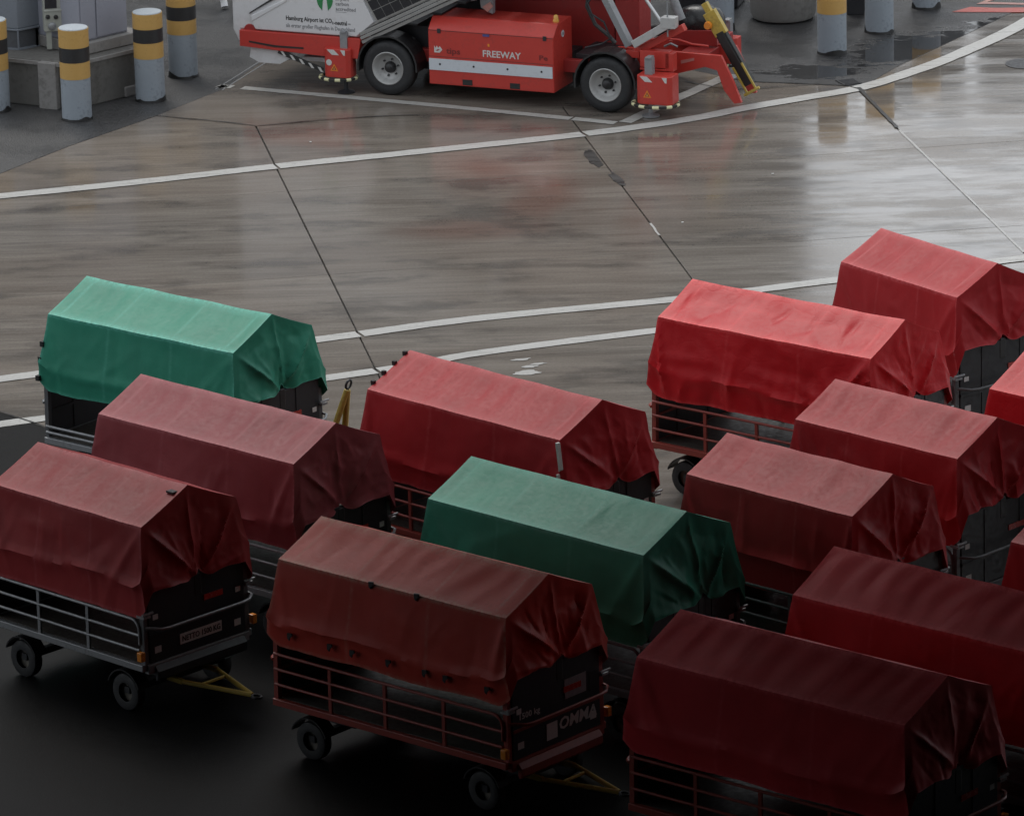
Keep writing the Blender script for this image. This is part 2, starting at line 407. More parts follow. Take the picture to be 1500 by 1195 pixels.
for (a, b) in (((-4.10, 84.13), (-3.50, 85.78)),):        # drain channel by the asphalt edge
    d = (Vector(b)-Vector(a)).normalized(); n_ = Vector((-d.y, d.x))
    for s in (-.06, .05):
        mb = MB(); mb.bar((a[0]+n_.x*s, a[1]+n_.y*s, .006), (b[0]+n_.x*s, b[1]+n_.y*s, .006), .018, .006)
        struct(obj('drain_edge', mb, GREY_STEEL))
# paint
def near_joint(p):
    for (a, b) in LJ:
        a, b = Vector(a), Vector(b); d = (b-a).normalized(); w = p-a
        if abs(w.x*d.y-w.y*d.x) < .022: return True
    return False
def smooth_path(pts, step=.035):
    out = []; P = [Vector(p) for p in pts]
    for i in range(len(P)-1):
        p0 = P[max(i-1, 0)]; p1 = P[i]; p2 = P[i+1]; p3 = P[min(i+2, len(P)-1)]
        n = max(2, int((p2-p1).length/step))
        for k in range(n):
            t = k/n
            out.append(.5*((2*p1)+(p2-p0)*t+(2*p0-5*p1+4*p2-p3)*t*t+(3*p1-p0-3*p2+p3)*t**3))
    out.append(P[-1]); return out
def stripe(name, pts, w, mat, z=.009, curved=True, cut=True, jit=.006):
    P = smooth_path(pts) if curved else smooth_path([pts[0]]+[pts[0]+(Vector(pts[1])-Vector(pts[0]))*0]+[pts[1]]) if False else smooth_path(pts)
    mb = MB(); prev = None
    for i, p in enumerate(P):
        t = (P[min(i+1, len(P)-1)]-P[max(i-1, 0)]).normalized(); n = Vector((-t.y, t.x))
        e = noise.noise(Vector((p.x*3, p.y*3, 1)))*jit*1.6 + rnd.uniform(-1, 1)*jit*.5
        e2 = noise.noise(Vector((p.x*3, p.y*3, 9)))*jit*1.6 + rnd.uniform(-1, 1)*jit*.5
        a = p + n*(w/2+e); b = p - n*(w/2+e2)
        if prev and not (cut and near_joint((p+prev[2])/2)):
            mb.add([(prev[0].x, prev[0].y, z), (a.x, a.y, z), (b.x, b.y, z), (prev[1].x, prev[1].y, z)], [(0, 1, 2, 3)])
        prev = (a, b, p)
    return struct(obj(name, mb, mat))
CURVE = [(-14, 76.6), (-10, 77.65), (-6.83, 78.53), (-5.02, 79.07), (-3.18, 79.71), (-1.08, 80.35), (1.04, 81.03), (2.49, 81.68), (3.48, 82.33), (4.27, 82.78),
         (5.07, 83.27), (5.81, 84.06), (6.57, 85.05), (7.73, 86.92), (9.5, 90.5)]
stripe('road_marking', CURVE, .27, LINE, .010)
stripe('road_marking', [(-14, 67.0), (-6.2, 69.96), (-2.38, 71.3), (-.4, 72.05), (2.27, 72.73), (4.15, 73.37), (6.6, 74.16), (12, 75.9)], .25, LINE)
stripe('road_marking', [(-14, 65.1), (-6.06, 68.1), (-1.58, 69.92), (-.4, 70.53), (1.79, 71.31), (6.6, 72.9), (12, 74.6)], .23, LINE)
LINE_D = mat_line('line_faded', (.42, .41, .385), .6)
stripe('road_marking', [(-4.06, 84.30), (-3.76, 84.20), (-1.0, 82.9), (1.55, 81.62)], .17, LINE_D)
stripe('road_marking', [(1.68, 81.64), (2.5, 83.0), (3.27, 84.25)], .20, LINE_D)
SEAL = mat_line('pale_sealant', (.42, .41, .39), .35)
stripe('joint_seal', [(5.46, 80.84), (6.01, 77.86), (6.62, 74.45)], .035, SEAL, .004, cut=False, jit=.004)
stripe('joint_seal', [(1.88, 76.32), (1.98, 75.72)], .03, SEAL, .004, cut=False, jit=.006)
SEAL_D = mat_line('black_sealant', (.016, .016, .016), .1)
for pts in ([(-6.6, 69.35), (-6.1, 68.62), (-5.59, 68.03), (-4.9, 67.2)],
            [(-4.92, 82.70), (-4.1, 82.32), (-3.49, 81.99)], [(-3.46, 81.98), (-2.6, 82.2), (-1.87, 82.33), (-1.2, 82.36)],
            [(3.55, 83.80), (4.3, 83.60), (4.98, 83.40)], [(2.6, 83.9), (3.3, 83.4), (4.5, 83.55)]):
    stripe('joint_seal', pts, .022, SEAL_D, .0135, cut=False, jit=.006)
for pts in ([(5.05, 83.28), (5.35, 81.5), (5.44, 80.95)],):
    stripe('joint_seal', pts, .05, SEAL_D, .0135, cut=False, jit=.008)
# red hatched marking at the far right and a pale smear on the concrete
REDL = mat_line('line_red', (.42, .075, .055), .35); PINK = mat_line('line_pink', (.40, .20, .17), .6)
struct(sheet('red_marking', [(6.73, 87.74), (7.02, 88.03), (7.42, 87.92), (8.6, 87.86), (8.6, 87.55), (7.6, 87.62)], REDL, .011))
struct(sheet('red_marking', [(7.13, 88.2), (7.5, 88.75), (7.62, 88.7), (7.3, 88.32), (8.4, 88.05), (8.4, 87.96), (7.25, 88.2)], PINK, .012))
def blotch(c, rx, ry, rot, mat, z, seed, name='paint_smear'):
    mb = MB(); n = 26; ring = []
    for i in range(n):
        a = 2*math.pi*i/n; k = 1 + .55*noise.noise(Vector((math.cos(a)*1.7+seed, math.sin(a)*1.7, seed)))
        x, y = rx*k*math.cos(a), ry*k*math.sin(a)
        ring.append((c[0]+x*math.cos(rot)-y*math.sin(rot), c[1]+x*math.sin(rot)+y*math.cos(rot)))
    mb.prism(ring, z-.003, z, 'z'); return obj(name, mb, mat)
for (c, rx, ry, s) in (((.19, 69.66), .16, .09, 1), ((.22, 69.92), .11, .05, 2), ((.12, 70.22), .13, .04, 3), ((.33, 70.02), .10, .03, 5)):
    struct(blotch(c, rx, ry, R(15), SEAL, .007, s))
struct(blotch((1.20, 79.75), .10, .42, R(9), mat_line('oil_stain', (.035, .033, .031), .15), .0065, 4, 'oil_stain'))
struct(blotch((1.50, 78.6), .07, .35, R(12), mat_line('oil_stain', (.035, .033, .031), .15), .0065, 7, 'oil_stain'))
for i, (x, y) in enumerate(((3.6, 78.65), (2.3, 76.3), (-2.7, 81.0))):
    mb = MB(); mb.box(-.014, .016, -.012, .012, 0, .008)
    o = obj('paper_scrap', mb, WHITE); o.location = (x, y, .006); o.rotation_euler = (0, 0, i)
    tag(o, ['tiny white scrap of litter on the wet concrete left of the pale joint', 'tiny white scrap of litter on the concrete above the brightest red cart', 'tiny white scrap of litter between the stairs bay line and the curved line'][i], 'litter', 'litter scraps on the apron')
mb = MB(); mb.lathe([(.0, 0), (.30, 0), (.31, .006), (.27, .008), (.0, .008)], n=28)
o = obj('manhole_cover', mb, DARK_STEEL, loc=(7.55, 84.45, .001)); tag(o, 'round dark manhole cover set in the concrete at the right edge', 'manhole cover')
mb = MB(); mb.box(-.14, .14, -.16, .16, 0, .012)
for k in range(5): mb.box(-.11, .11, -.13+.055*k, -.105+.055*k, .012, .018)
o = obj('drain_grate', mb, DARK_STEEL, loc=(4.93, 83.62, .006)); o.rotation_euler = (0, 0, R(20))
tag(o, 'small square dark drain grate beside the end of the curved line', 'drain')

# ------------------------------------------------------------------ blockers added outside the picture to shade it and mirror in the wet ground
SHADE_Y, SHADE_Z, OPEN_Y = 60.5, 7.3, 53.0
added_shade_hall = bpy.data.objects.new('added_shade_hall', None); COL.objects.link(added_shade_hall); struct(added_shade_hall)  # unseen roof and walls, added to darken the nearest carts
sl = .2364
z0 = SHADE_Z + sl*(SHADE_Y-2)
obj('added_shade_roof', MB().prism([(2, z0), (SHADE_Y, SHADE_Z), (SHADE_Y, SHADE_Z+.5), (2, z0+.6)], -14.2, 18, 'x'), SHADE_SHEET, added_shade_hall)
obj('added_shade_wall', MB().prism([(-3, 0), (OPEN_Y, 0), (OPEN_Y, SHADE_Z+sl*(SHADE_Y-OPEN_Y)), (2, z0), (-3, z0+1)], -14.15, -13.85, 'x'), SHADE_SHEET, added_shade_hall)      # left flank of the added blocker, cut short to let side light in
for yk in (SHADE_Y-1.2,): obj('added_shade_column', MB().box(-14.2, -13.8, yk-.2, yk+.2, 0, SHADE_Z+sl*(SHADE_Y-yk)), SHADE_SHEET, added_shade_hall)
for sx in (18,):
    obj('added_shade_wall', MB().prism([(-3, 0), (SHADE_Y-1, 0), (SHADE_Y-1, SHADE_Z+.2), (2, z0), (-3, z0+1)], sx-.15, sx+.15, 'x'), SHADE_SHEET, added_shade_hall)
obj('added_shade_wall', MB().box(-14.2, 18.2, -3.4, -3.02, 0, z0+3), SHADE_SHEET, added_shade_hall)
def az(px): return (px-750)/FPX
fb = bpy.data.objects.new('added_far_block', None); COL.objects.link(fb); struct(fb)  # unseen blocks, added for their dark reflection in the wet ground
obj('added_reflection_wall', MB().box(-130, az(1205)*132, 132, 150, 0, 40), FAR_BLOCK, fb)
obj('added_reflection_annex', MB().box(az(1205)*131+.1, az(1311)*131, 131, 149, 0, 11.9), FAR_BLOCK, fb)
for (a, b) in ((1338, 1382), (1404, 1446), (1476, 1560)):
    obj('added_reflection_column', MB().box(az(a)*118, az(b)*118, 118, 120, 0, 9.3), FAR_BLOCK, fb)  # added for dark upright bars in the wet reflection

# ------------------------------------------------------------------ baggage carts
_mc = {}
def cached(key, fn):
    if key not in _mc: _mc[key] = fn()
    return _mc[key]
def seg_dist(px, py, a, b):
    dx, dy = b[0]-a[0], b[1]-a[1]; l2 = dx*dx+dy*dy
    t = max(0.0, min(1.0, ((px-a[0])*dx+(py-a[1])*dy)/l2)) if l2 > 0 else 0
    return math.hypot(px-a[0]-dx*t, py-a[1]-dy*t), t
def creases(px, py, segs):
    d = 0.0
    for (a, b, A, w) in segs:
        r, t = seg_dist(px, py, a, b)
        if r < w*5: d += A*math.exp(-r/w)*(.35+.65*math.sin(math.pi*min(1, max(0, t*.9+.05))))
    return d
def tarp_mesh(L, W, ze, zr, zh, seed, wr=.6, rip=.004, crease=.28, sag=.02, gy=-.05, fold=1.0, mat=None, hemwave=.03, endlift=.18, nfold=12, bows=3):
    fl, fe = .15, .115
    nx = 84; NS, NR = 20, 12
    S = Vector((seed*13.7, seed*5.1, seed*2.3)); rg = random.Random(seed*31+5)
    # long soft folds of the cloth, drawn as creases on each face
    side_c = {}; roof_c = {}
    for sd in (-1, 1):
        L1 = []
        for k in range(nfold):
            x0 = rg.uniform(-L/2, L/2); z0 = rg.uniform(.15, 1.0); a = rg.choice((rg.gauss(90, 18), rg.gauss(60, 20), rg.gauss(120, 20), rg.gauss(5, 10)))
            ln = rg.uniform(.25, .8)
            L1.append(((x0, z0*(ze-zh)), (x0+ln*math.cos(R(a)), z0*(ze-zh)-ln*math.sin(R(a))), rg.choice((1, 1, -1))*rg.uniform(.3, 1)*.012*wr/.6, rg.uniform(.02, .05)))
        for e in (-1, 1):      # tension folds running down from the corners of the frame
            for k in range(3):
                L1.append(((e*L/2, (ze-zh)*.97), (e*(L/2-rg.uniform(.02, .55)), rg.uniform(.0, .35)), rg.uniform(.4, 1)*.015*wr/.6, rg.uniform(.025, .05)))
        side_c[sd] = L1
        L2 = []
        for k in range(int(nfold*.9)):
            x0 = rg.uniform(-L/2, L/2); ln = rg.uniform(.15, W/2*.9); y0 = rg.uniform(.0, W/2-.1); a = rg.gauss(90, 16)
            L2.append(((x0, y0), (x0+ln*math.cos(R(a)), y0+ln*math.sin(R(a))), rg.choice((1, -1))*rg.uniform(.3, 1)*.008*wr/.6, rg.uniform(.02, .045)))
        if wr > 1:
            for k in range(14):
                x0 = rg.uniform(-L/2, L/2); ln = rg.uniform(.15, .6); y0 = rg.uniform(.0, W/2); a = rg.uniform(0, 180)
                L2.append(((x0, y0), (x0+ln*math.cos(R(a)), y0+ln*math.sin(R(a))), rg.choice((1, -1))*.012, .025))
        roof_c[sd] = L2
    prof = []
    for side in (-1, 1):
        seq = [('s', side, i/NS) for i in range(NS)]; rf = [('r', side, i/NR) for i in range(NR)]
        if side == -1: prof += seq + rf
        else: prof += [('r', 1, 1.0)] + [('r', 1, 1-(i+1)/NR) for i in range(NR)] + [('s', 1, 1-(i+1)/NS) for i in range(NS)]
    n = len(prof)
    rs = rg.uniform(.003, .010)
    def dip(u): return abs(math.sin(math.pi*bows*(u+1)/2))**1.5 * (1 if abs(u) < 1 else 0)
    def P(u, tag_):
        kind, sd, t = tag_
        if kind == 's':
            cr = crease + .10*noise.noise(Vector((u*1.3, sd, seed)))
            zb = zh + hemwave*noise.noise(Vector((u*2.2, sd*3, seed+4)))*.9 + .008*noise.noise(Vector((u*9, sd, seed)))
            zb += .11*max(0, (abs(u)-.9)/.1)**1.5
            z = zb + (ze-zb)*t
            y = W/2 + fl*(1-t)**1.15
            y += .036*math.exp(-abs(t-cr)/.035)*(.55+.8*(noise.noise(Vector((u*2, 7, seed)))+.3))
            if t < cr: y -= .06*(1-t/cr)
            x = u*(L/2 + fe*(1-t)**1.1)
            q = Vector((x*1.7, sd*2, z*2.0)) + S
            k = min(1, (1-t)*6)*.9+.1
            d = .014*noise.noise(q) + .008*wr*(.3-abs(noise.noise(q*2.2))) + .003*wr*noise.noise(q*6)
            y += k*(d + creases(x, t*(ze-zh), side_c[sd])) if t < 1 else 0
            z -= (rs*.55*dip(u))*max(0, (t-.8)*5)
            return Vector((x, sd*y, z))
        y = W/2*(1-t); z = ze + (zr-ze)*t
        k = math.sin(math.pi*t)
        x = u*L/2
        q = Vector((x*1.6, y*sd*1.6, 5)) + S
        e = 1 if abs(u) < .999 else 0
        z -= sag*k*(.4+.6*dip(u))
        z += rip*math.sin(x*20+5*noise.noise(Vector((x*.8, y*1.5, seed))))*(.2+.8*t)*k**.5*e
        z += (.010*noise.noise(q)*k + creases(x, y, roof_c[sd])*(.25+.75*k))*e
        z -= (rs*t**3 + rs*.55*(1-t)**4)*dip(u)
        return Vector((x, sd*y, z))
    vs = []; fs = []; seam = []
    def seamval(tg, u):
        kind, sd, t = tg
        if kind == 'r': s = max(math.exp(-(t/.07)**2), math.exp(-((1-t)/.08)**2))
        else: s = max(math.exp(-((1-t)/.03)**2), .6*math.exp(-(t/.03)**2))
        return max(s, .6*math.exp(-((1-abs(u))/.016)**2), .28*math.exp(-((abs(u)-.333)/.006)**2), (.9*math.exp(-((t-.55)/.03)**2) if kind == 'r' and wr > 1 and abs(u) < .75 else 0), (.5*math.exp(-((abs(u)-(1-.34/L))/.010)**2) if kind == 'r' else 0))
    for i in range(nx+1):
        u = -1 + 2*i/nx
        for tg in prof: vs.append(P(u, tg)); seam.append(seamval(tg, u))
    for i in range(nx):
        for j in range(n-1): fs.append((i*n+j, (i+1)*n+j, (i+1)*n+j+1, i*n+j+1))
    gz = zh + endlift + .09
    for end in (1, -1):
        base = nx*n if end == 1 else 0
        B = [vs[base+j] for j in range(n)]
        Fs = [B[NS-i] for i in range(NS+1)]                 # front edge, eave -> hem
        Bk = [B[NS+2*NR+i] for i in range(NS+1)]            # back edge, eave -> hem
        nc = 2*NR*3; T = []
        for i in range(nc+1):
            f = i/3; a = int(f); a = min(a, 2*NR-1); T.append(B[NS+a].lerp(B[NS+a+1], f-a))
        g_s = .5 + gy + rg.uniform(-.05, .05)
        H = []
        for i in range(nc+1):
            s_ = i/nc; p = Fs[-1].lerp(Bk[-1], s_)
            lift = min(1, s_/.07)*min(1, (1-s_)/.07)
            p = p + Vector((0, 0, -.11*lift)) + Vector((end*(.02*lift - .05*math.exp(-((s_-g_s)/.09)**2)), 0, (endlift+.11)*lift + .08*math.exp(-abs(s_-g_s)/.03) + .016*noise.noise(Vector((s_*5, seed, end))) - .03*math.exp(-((s_-g_s+.10)/.07)**2) - .03*math.exp(-((s_-g_s-.10)/.07)**2)))
            H.append(p)
        G2 = (-W/2 + W*g_s, gz)
        jt = lambda m: rg.uniform(-m, m)
        segs = [((-W/2, ze), (G2[0]+jt(.04), G2[1]+.02), .085*fold, .045), ((jt(.03), zr), (G2[0]+jt(.06), G2[1]), .045*fold, .04),
                ((W/2, ze), (G2[0]+.02+jt(.03), G2[1]+.03), .080*fold, .04),
                ((-W/2-.12, zh+.30+jt(.1)), (G2[0]-.03, G2[1]+jt(.05)), .045*fold, .06), ((W/2+.12, zh+.30+jt(.1)), (G2[0]+.03, G2[1]+jt(.05)), .04*fold, .05)]
        for k in range(10):
            y0 = rg.uniform(-W/2, W/2); z0 = rg.uniform(zh+.5, ze); sgn = rg.choice((1, -1)); a = rg.gauss(90, 30); ln = rg.uniform(.2, .55)
            tx = (G2[0]-y0)*rg.uniform(.2, .9)
            segs.append(((y0, z0), (y0+tx+jt(.12), z0-ln), sgn*rg.uniform(.010, .028)*fold, rg.uniform(.018, .04)))
        for k in range(5):
            y0 = rg.uniform(-W/2, W/2); segs.append(((y0, zh+endlift+rg.uniform(0, .25)), (y0+jt(.3), zh+endlift+rg.uniform(0, .3)), rg.choice((1, -1))*.02*fold, .04))
        nr_ = 46; grid = []
        for r in range(nr_+1):
            t = r/nr_; row = []
            ft = t*NS; a = min(int(ft), NS-1)
            pf = Fs[a].lerp(Fs[a+1], ft-a); pb = Bk[a].lerp(Bk[a+1], ft-a)
            for i in range(nc+1):
                s_ = i/nc
                p = pf*(1-s_) + pb*s_ + T[i]*(1-t) + H[i]*t - (T[0]*((1-s_)*(1-t)) + T[-1]*(s_*(1-t)) + H[0]*((1-s_)*t) + H[-1]*(s_*t))
                m = min(1, 5*s_)*min(1, 5*(1-s_))*min(1, t*4)
                d = creases(p.y, p.z, segs) - .050*fold
                d -= .035*math.exp(-((p.y-G2[0])**2+(p.z-G2[1])**2)/.03)
                q = Vector((p.y*2.2, p.z*2.2, end*4)) + S
                d += .022*noise.noise(q) + .022*(.3-abs(noise.noise(q*1.6))) + .010*(.3-abs(noise.noise(q*3.9)))
                p = p + Vector((end*d*m, 0, 0))
                row.append(len(vs)); vs.append(p)
                seam.append(.5 if r in (0, nr_) else 0)
            grid.append(row)
        for r in range(nr_):
            for i in range(nc):
                q = (grid[r][i], grid[r][i+1], grid[r+1][i+1], grid[r+1][i]); fs.append(q if end == 1 else q[::-1])
        if end == 1: gather = (L/2+fe*.8-.02, G2[0], gz)
    me = bpy.data.meshes.new('tarpaulin'); me.from_pydata([tuple(v) for v in vs], [], fs)
    me.materials.append(mat)
    at = me.attributes.new('seam', 'FLOAT', 'POINT'); at.data.foreach_set('value', seam)
    me.polygons.foreach_set('use_smooth', [True]*len(me.polygons)); me.set_sharp_from_angle(angle=R(34))
    me['gather'] = gather
    return me

RED_T = {
 'green': mat_tarp('tarp_green', (.036, .245, .160), (.085, .36, .28), .38),
 'green_dull': mat_tarp('tarp_green_dull', (.040, .28, .185), (.065, .31, .24), .40),
 'maroon': mat_tarp('tarp_maroon', (.29, .058, .066), (.33, .10, .11), .44),
 'oldred': mat_tarp('tarp_old_red', (.31, .036, .038), (.35, .085, .09), .44),
 'orange': mat_tarp('tarp_rust_red', (.50, .058, .042), (.50, .11, .085), .44, (.55, .33, .25)),
 'red': mat_tarp('tarp_red', (.39, .026, .031), (.41, .07, .075), .42),
 'bright': mat_tarp('tarp_bright_red', (.54, .020, .026), (.58, .06, .062), .32, None, .07),
 'crimson': mat_tarp('tarp_crimson', (.64, .045, .055), (.60, .08, .09), .44),
}
FM = {'grey': GREY_STEEL, 'red': RED_STEEL, 'dark': paint('dark_grey_steel', (.11, .115, .12), .42, .3, dirtamt=.4)}
WHEEL_R = .20
def wheel_parts(parent, x, y, rim_mat, sgn):
    ty = link('wheel', cached('tyre', lambda: MB().lathe([(.10, -.055), (.165, -.06), (.192, -.05), (.20, -.03), (.20, .03), (.192, .05), (.165, .06), (.10, .055)], axis='y', n=22, cap=False).mesh('wheel', RUBBER, 40)), parent, (x, y, WHEEL_R+.004))
    link('rim', cached(('rim', rim_mat.name, sgn), lambda: MB().lathe([(.0, -.02*sgn), (.03, -.065*sgn), (.045, -.062*sgn), (.05, -.045*sgn), (.10, -.04*sgn), (.112, -.058*sgn), (.112, .0)], axis='y', n=20).mesh('rim', rim_mat, 40)), ty)
TXT_END = lambda x, y, z: Matrix(((0, 0, 1, x), (1, 0, 0, y), (0, 1, 0, z), (0, 0, 0, 1)))   # text on a face whose normal is +x
def make_cart(spec):
    x, y, yaw, L, W = spec['p']; ze, zr = 2.05, spec.get('zr', 2.34)
    zh = spec.get('zh', 1.13); seed = spec['seed']
    t = thing('baggage_cart', spec['label'], 'baggage cart', (x, y, 0), R(yaw), 'tarpaulin covered baggage carts')
    fm = FM[spec['frame']]; rim = RIM_BUFF
    hx, hy = L/2+.05, W/2+.08
    # running gear
    wx = hx-.40
    for sx in (-1, 1):
        obj('axle', MB().bar((sx*wx, -hy+.1, .22), (sx*wx, hy-.1, .22), .07, .07).box(sx*wx-.22, sx*wx+.22, -.22, .22, .26, .48), DARK_STEEL, t)
        for sy in (-1, 1): wheel_parts(t, sx*wx, sy*(hy-.13), rim, -sy*-1 if sy == -1 else -1)
        for sy in (-1, 1):
            mb = MB(); pts = [(sx*wx+.25*math.cos(a), .205+.25*math.sin(a)) for a in [R(20+14*k) for k in range(11)]]
            pts2 = [(sx*wx+.235*math.cos(a), .205+.235*math.sin(a)) for a in [R(160-14*k) for k in range(11)]]
            mb.prism(pts+pts2, sy*(hy-.13)-.08, sy*(hy-.13)+.08, 'y'); obj('fender', mb, BLACK, t)
    obj('chassis', MB().box(-hx+.1, hx-.1, -.33, -.25, .46, .545).box(-hx+.1, hx-.1, .25, .33, .46, .545), fm, t)
    obj('deck', MB().box(-hx+.03, hx-.03, -hy+.05, hy-.05, .548, .60), DECK, t, bevel=.005)
    for sy in (-1, 1): obj('side_beam', MB().box(-hx, hx, sy*hy-.03, sy*hy+.03, .535, .605), fm, t, bevel=.006)
    for sx in (-1, 1): obj('end_beam', MB().box(sx*hx-.03, sx*hx+.03, -hy+.032, hy-.032, .502, .600), fm, t, bevel=.006)
    for sx in (-1, 1):
        for sy in (-1, 1):
            obj('corner_post', MB().bar((sx*(hx-.02), sy*(hy-.03), .606), (sx*(hx-.03), sy*(hy-.035), 1.31), .055, .055, (1, 0, 0)), FM['dark'] if spec['frame'] == 'grey' else fm, t)
    # side rails: three tubes and their uprights
    for sy in (-1, 1):
        yy = sy*(hy+.005)
        if spec.get('low'):
            for zz in (.665, .735): obj('rail', MB().tube([(-hx+.02, yy, zz), (hx-.06, yy, zz)], .017, 8), fm, t, smooth=50)
            continue
        for zz in (.755, .915): obj('rail', MB().tube([(-hx+.02, yy, zz), (hx-.06, yy, zz)], .0155, 8), fm, t, smooth=50)
        top = [(-hx+.02, yy, 1.075), (hx-.16, yy, 1.075)] + [(hx-.16+.11*math.sin(R(a)), yy, .965+.11*math.cos(R(a))) for a in (22, 45, 68, 90)] + [(hx-.05, yy, .82)]
        obj('rail', MB().tube(top, .0165, 8), fm, t, smooth=50)
        nu = 3 if L > 2.5 else 2
        for k in range(nu):
            xx = -hx + 2*hx*(k+1)/(nu+1) - (.04 if k else 0)
            obj('upright', MB().box(xx-.02, xx+.02, yy-.012, yy+.012, .607, 1.06), fm, t)
    # end walls
    for sx in (1, -1):
        w2 = hy-.07; xx = sx*(hx-.005)
        obj('end_panel', MB().box(xx-.018, xx+.018, -w2, w2, .605, 1.44), DARK_STEEL, t, bevel=.004)
        for yk in (() if spec['plate'] else (-.28, .30)): obj('panel_rib', MB().box(xx-.026, xx+.026, yk-.02, yk+.02, .62, 1.42), DARK_STEEL, t)
        obj('panel_rib', MB().box(xx-.03, xx+.03, -w2, w2, .885, .915), fm if spec['frame'] == 'red' else DARK_STEEL, t)
        e = sx*(hx+.02)
        pts = [(e, -hy+.02, 1.0), (e+sx*.05, -hy+.06, 1.0), (e+sx*.10, -hy+.14, .985), (e+sx*.115, -hy+.24, .98), (e+sx*.115, 0, .98), (e+sx*.115, hy-.2, .98), (e+sx*.10, hy-.10, .985), (e+sx*.04, hy-.01, 1.0), (e-sx*.02, hy, 1.0)]
        obj('handrail', MB().tube(pts, .017, 8), fm, t, smooth=60)
    w2 = hy-.07; fx = hx+.0135
    obj('bumper', MB().prism([(hx+.031, .58), (hx+.08, .52), (hx+.08, .44), (hx+.05, .41), (hx+.031, .44)], -hy*.85, hy*.85, 'y'), fm if spec['frame'] == 'red' else DARK_STEEL, t, bevel=.008)
    for sy in (-1, 1):
        obj('sticker', MB().box(fx+.001, fx+.004, sy*(w2-.09)-.035, sy*(w2-.09)+.035, 1.06, 1.115), WHITE, t)
        obj('sticker', MB().box(fx+.001, fx+.004, sy*(w2-.11)-.045, sy*(w2-.11)+.045, .70, .77), WHITE, t)
        obj('marker_light', MB().box(hx-.03, hx+.04, sy*(hy+.045)-.03, sy*(hy+.045)+.03, .66, .76), ORANGE, t, bevel=.008)
        obj('latch', MB().box(hx-.06, hx+.05, sy*(hy-.02)-.05, sy*(hy-.02)+.05, 1.11, 1.135).tube([(hx+.05, sy*(hy-.1), 1.16), (hx+.05, sy*(hy+.05), 1.16)], .013, 6), GREY_STEEL, t)
    obj('reflector', MB().box(fx+.001, fx+.010, .10, .36, 1.09, 1.15), REDREF, t)
    if spec['plate'] == 'netto':
        pl = obj('name_plate', MB().box(fx+.001, fx+.006, -.25, .33, .705, .815), WHITE, t)
        lettering('NETTO 1500 KG', .085, INK, pl, TXT_END(fx+.0075, -.225, .73), .0015, 0, .53)
    elif spec['plate'] == 'omma':
        lettering('OMMA', .17, WHITE, t, TXT_END(fx+.004, .02, .73), .004, .15, .56)
        lettering('1500 kg', .085, WHITE, t, TXT_END(fx+.004, -w2+.08, 1.0), .001, 0, .30)
        obj('notice_plate', MB().box(fx+.001, fx+.006, .12, .44, 1.02, 1.22), VGREY, t)
        obj('notice_plate', MB().box(fx+.001, fx+.006, -.16, .0, .67, .84), WHITE, t)
        obj('label', MB().box(fx+.002, fx+.005, w2-.16, w2-.03, 1.0, 1.20), BLACK, t)
    # drawbar
    brd = .036 if spec.get('bar') else .026
    if spec.get('bar') == 'up':
        a0 = (hx+.42, .10, .42); a1 = (hx+.50, .46, .42); tip = (hx+.75, .32, 1.52)
    else:
        a0 = (hx+.02, -.24, .30); a1 = (hx+.02, .24, .30); tip = (hx+.80, 0, .27)
    obj('drawbar', MB().bar((hx-.2, -.24, .3), a0, .045, .045).bar((hx-.2, .24, .3), a1, .045, .045).tube([a0, Vector(a0).lerp(Vector(tip), .99)], brd, 8).tube([a1, Vector(a1).lerp(Vector(tip), .99)], brd, 8)
        .tube([Vector(a0).lerp(Vector(tip), .25), Vector(a1).lerp(Vector(tip), .25)], .018, 6), YELLOW, t, smooth=50)
    tv = Vector(tip); dr = (tv-(Vector(a0)+Vector(a1))/2).normalized(); sv = Vector((0, 1, 0))
    obj('tow_eye', MB().tube([tv+dr*(.06+.055*math.cos(R(k*30)))+sv*.045*math.sin(R(k*30)) for k in range(12)], .014, 6, True), DARK_STEEL, t, smooth=60)
    # tarpaulin
    me = tarp_mesh(L, W, ze, zr, zh, seed, spec.get('wr', 1)*.62, spec.get('rip', .004), spec.get('cr', .28), spec.get('sag', .02), spec.get('gy', 0.0), spec.get('fold', .08)*8.5, RED_T[spec['col']], spec.get('hw', .03), spec.get('el', .18), spec.get('nf', 12))
    tp = link('tarpaulin', me, t)
    G = me['gather']
    obj('strap', MB().prism([(G[1]-.05, G[2]-.20), (G[1]+.05, G[2]-.20), (G[1]+.05, G[2]+.0), (G[1]+.035, G[2]+.035), (G[1]-.035, G[2]+.035), (G[1]-.05, G[2])], G[0]-.05, G[0]-.005, 'x'), BLACK, t, bevel=.01)
    return t, tp, me
GRP = None
